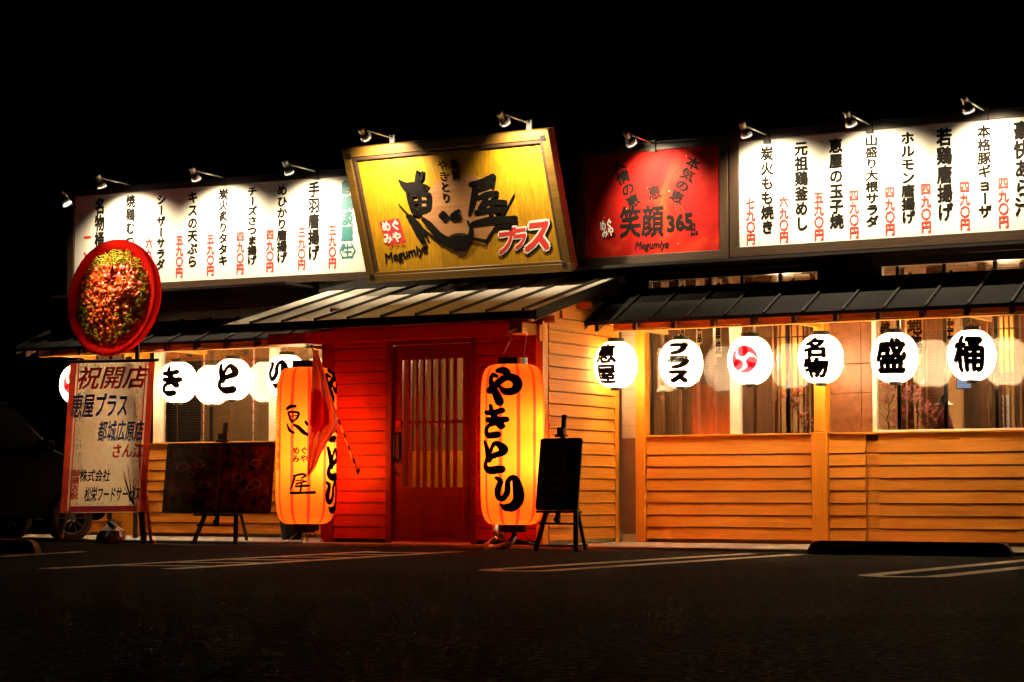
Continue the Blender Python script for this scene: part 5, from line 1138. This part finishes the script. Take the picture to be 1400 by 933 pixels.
# ================================================================ WHEEL STOPS
def wheelstop(x0, x1, y, mat, label, segs):
    t = thing('wheel_stop', label, 'wheel stop', (x0, y, 0)); n = segs; h = 0.125; w = 0.13
    for i in range(n):
        a = x0 + (x1 - x0) * i / n; b_ = x0 + (x1 - x0) * (i + 1) / n - 0.006; e0 = 0.10 if i == 0 else 0.0; e1 = 0.10 if i == n - 1 else 0.0; vs = []
        def ring(x, k): return [(x, y - w * .5 * (0.6 + .4 * k), 0.0), (x, y - w * .5 * (0.6 + .4 * k), h * .55 * k), (x, y - w * .30, h * k), (x, y + w * .30, h * k), (x, y + w * .5 * (0.6 + .4 * k), h * .55 * k), (x, y + w * .5 * (0.6 + .4 * k), 0.0)]
        rs = [(a, 0.35 if e0 else 1)] + ([(a + .03, .72), (a + 0.07, .93), (a + 0.12, 1.0)] if e0 else []) + ([(b_ - 0.12, 1.0), (b_ - .07, .93), (b_ - 0.03, .72)] if e1 else []) + [(b_, 0.35 if e1 else 1)]
        for x, k in rs: vs += ring(x, k)
        m = len(rs); fs = [[i_ * 6 + j, i_ * 6 + (j + 1) % 6, (i_ + 1) * 6 + (j + 1) % 6, (i_ + 1) * 6 + j] for i_ in range(m - 1) for j in range(6)] + [list(range(6)), [(m - 1) * 6 + j for j in range(6)]]
        MB().add(vs, fs).build('stop_block', mat, t)
wheelstop(4.44, 6.38, -0.42, M['rubber'], 'black wheel stop in three blocks before the right-hand board wall', 3)
wheelstop(-3.6, -1.93, -3.90, plain('stained_concrete', (0.34, 0.30, 0.26), 0.85, bump=0.3), 'weathered grey wheel stop at the left edge of the picture', 1)

# ================================================================ PLANT
p = onY(371, 572, 0.75); t = thing('potted_plant', 'spiky dark leaved plant behind the orange lantern with the flag', 'plant', (p.x + 0.30, 0.75, 0.035)); X = p.x + 0.30
MB().lathe([(0.001, 0.036), (0.11, 0.036), (0.15, 0.30), (0.16, 0.30), (0.16, 0.33), (0.14, 0.33), (0.001, 0.30)], 18, (X, 0.75, 0)).build('pot', plain('dark_pot', (0.02, 0.012, 0.01), 0.6), t, True)
MB().tube([(X, 0.75, 0.3), (X + 0.01, 0.75, 0.8), (X, 0.75, 1.25)], [0.016, 0.013, 0.01], 7).build('stem', M['twig'], t)
lm = plain('dark_red_leaf', (0.12, 0.03, 0.03), 0.4)
for k in range(34):
    a = k * 2.4; z = 1.15 + 0.012 * k; l = random.uniform(0.26, 0.40); e = math.radians(random.uniform(-5, 50)); d = Vector((math.cos(a) * math.cos(e), math.sin(a) * math.cos(e), math.sin(e))); s_ = d.cross(UP).normalized() * 0.013; b0 = Vector((X, 0.75, z - .05))
    m1 = b0 + d * l * .55 + Vector((0, 0, .01)); tip = b0 + d * l - Vector((0, 0, 0.05)); MB().add([b0 - s_ * .6, b0 + s_ * .6, m1 + s_, tip, m1 - s_], [(0, 1, 2, 4), (2, 3, 4)]).build('leaf', lm, t)

# ================================================================ CAR
cc = onZ(100, 745); cz = math.radians(74); car = thing('parked_car', 'black compact car parked nose first behind the opening banner', 'car', (0, 0, 0))
prof = [(-1.60, 0.30), (-1.62, 0.62), (-1.58, 1.05), (-1.42, 1.52), (-1.15, 1.64), (0.20, 1.66), (0.45, 1.60), (1.05, 1.06), (1.22, 1.00), (1.66, 0.92), (1.76, 0.72), (1.78, 0.42), (1.72, 0.28)]
def arch(cx, r=0.34): return [(cx + r * math.cos(a), 0.28 + r * math.sin(a)) for a in [math.radians(k) for k in range(0, 181, 20)]]
body = prof + [(1.62, 0.24)] + [(x, max(z, .24)) for x, z in arch(1.28)] + [(x, max(z, .24)) for x, z in arch(-1.12)] + [(-1.5, 0.24)]
def carshape(poly, hw, zt=1.05):
    """side outline swept across, upper body narrower"""
    ys = [(-hw, 1), (-hw * .96, 1.0), (0, 1), (hw * .96, 1), (hw, 1)]
    vs = []; n = len(poly)
    for s in (-1, 1):
        for x, z in poly: k = hw * (1 if z < zt else 1 - 0.17 * (z - zt) / 0.6); vs.append((x, s * k, z))
    fs = [[i, (i + 1) % n, (i + 1) % n + n, i + n] for i in range(n)] + [list(range(n)), [i + n for i in range(n)][::-1]]
    return MB().add(vs, fs)
bo = carshape(body, 0.735).build('car_body', M['carpaint'], car, bevel=0.03)
for s in (-1, 1):
    def win(pts, nm='side_window'):
        MB().prism([(x, s * (0.737 * (1 - 0.17 * (z - 1.05) / 0.6) + 0.004), z) for x, z in pts], (0, s * 0.004, 0)).build(nm, M['cglass'], car)
    win([(-0.15, 1.08), (0.92, 1.08), (0.48, 1.52), (-0.15, 1.55)]); win([(-1.20, 1.08), (-0.22, 1.08), (-0.22, 1.55), (-1.12, 1.53)])
    MB().prism([(0.82, s * 0.74, 1.03), (0.94, s * 0.74, 1.05), (0.94, s * 0.74, 1.17), (0.80, s * 0.74, 1.18)], (0, s * 0.16, 0)).build('door_mirror', M['carpaint'], car, bevel=0.02)
    MB().box(0.0, 0.14, s * 0.738, s * 0.758, 0.92, 0.945).build('door_handle', M['alloy'], car); MB().box(-1.05, -0.91, s * 0.738, s * 0.758, 0.92, 0.945).build('door_handle', M['alloy'], car)
    MB().prism([(1.56, s * 0.52, 0.74), (1.70, s * 0.52, 0.70), (1.60, s * 0.745, 0.76), (1.40, s * 0.745, 0.86), (1.50, s * 0.60, 0.88)], (0.045, 0, 0.012)).build('headlight', plain('headlight_lens', (0.5, 0.5, 0.5), 0.15, bump=0), car)
    for cx in (1.28, -1.12):
        wh = MB().lathe([(0.19, -0.085), (0.265, -0.085), (0.282, -0.06), (0.282, 0.06), (0.265, 0.085), (0.19, 0.085)], 32, (cx, s * 0.655, 0.282)); 
        wh.v = [(cx + (x - cx), s * 0.655 + (z - 0.282), 0.282 + (y - s * 0.655)) for x, y, z in wh.v]; w_ = wh.build('wheel', M['rubber'], car, True)
        rim = MB(); oy = s * 0.725
        ring = [(0.175, 0.0), (0.195, 0.012), (0.195, -0.05)]
        rm = MB().lathe(ring, 28, (0, 0, 0)); rim.add([(cx + x, oy + s * z, 0.282 + y) for x, y, z in rm.v], rm.f)
        for k in range(10): a = math.radians(36 * k); rim.bar((cx + .03 * math.cos(a), oy, .282 + .03 * math.sin(a)), (cx + .185 * math.cos(a), oy, .282 + .185 * math.sin(a)), 0.016, 0.022, (0, 1, 0))
        hb = MB().lathe([(0.001, 0.014), (0.045, 0.01), (0.05, -0.03)], 16); rim.add([(cx + x, oy + s * z, 0.282 + y) for x, y, z in hb.v], hb.f)
        rim.build('rim', M['alloy'], w_, True)
MB().prism([(0.50, -0.60, 1.585), (1.02, -0.66, 1.085), (1.02, 0.66, 1.085), (0.50, 0.60, 1.585)], (0.012, 0, 0.012)).build('windscreen', M['cglass'], car)
MB().box(1.775, 1.785, -0.17, 0.17, 0.42, 0.53).build('number_plate', M['inkwhite'], car)
fx = Vector((math.cos(cz), math.sin(cz), 0)); sx_ = Vector((math.sin(cz), -math.cos(cz), 0)); q = onY(99, 720, -0.30); tgt = Vector((q.x, -0.30, 0)); car.location = tgt - fx * 1.28 - sx_ * 0.735; car.rotation_euler = (0, 0, cz)
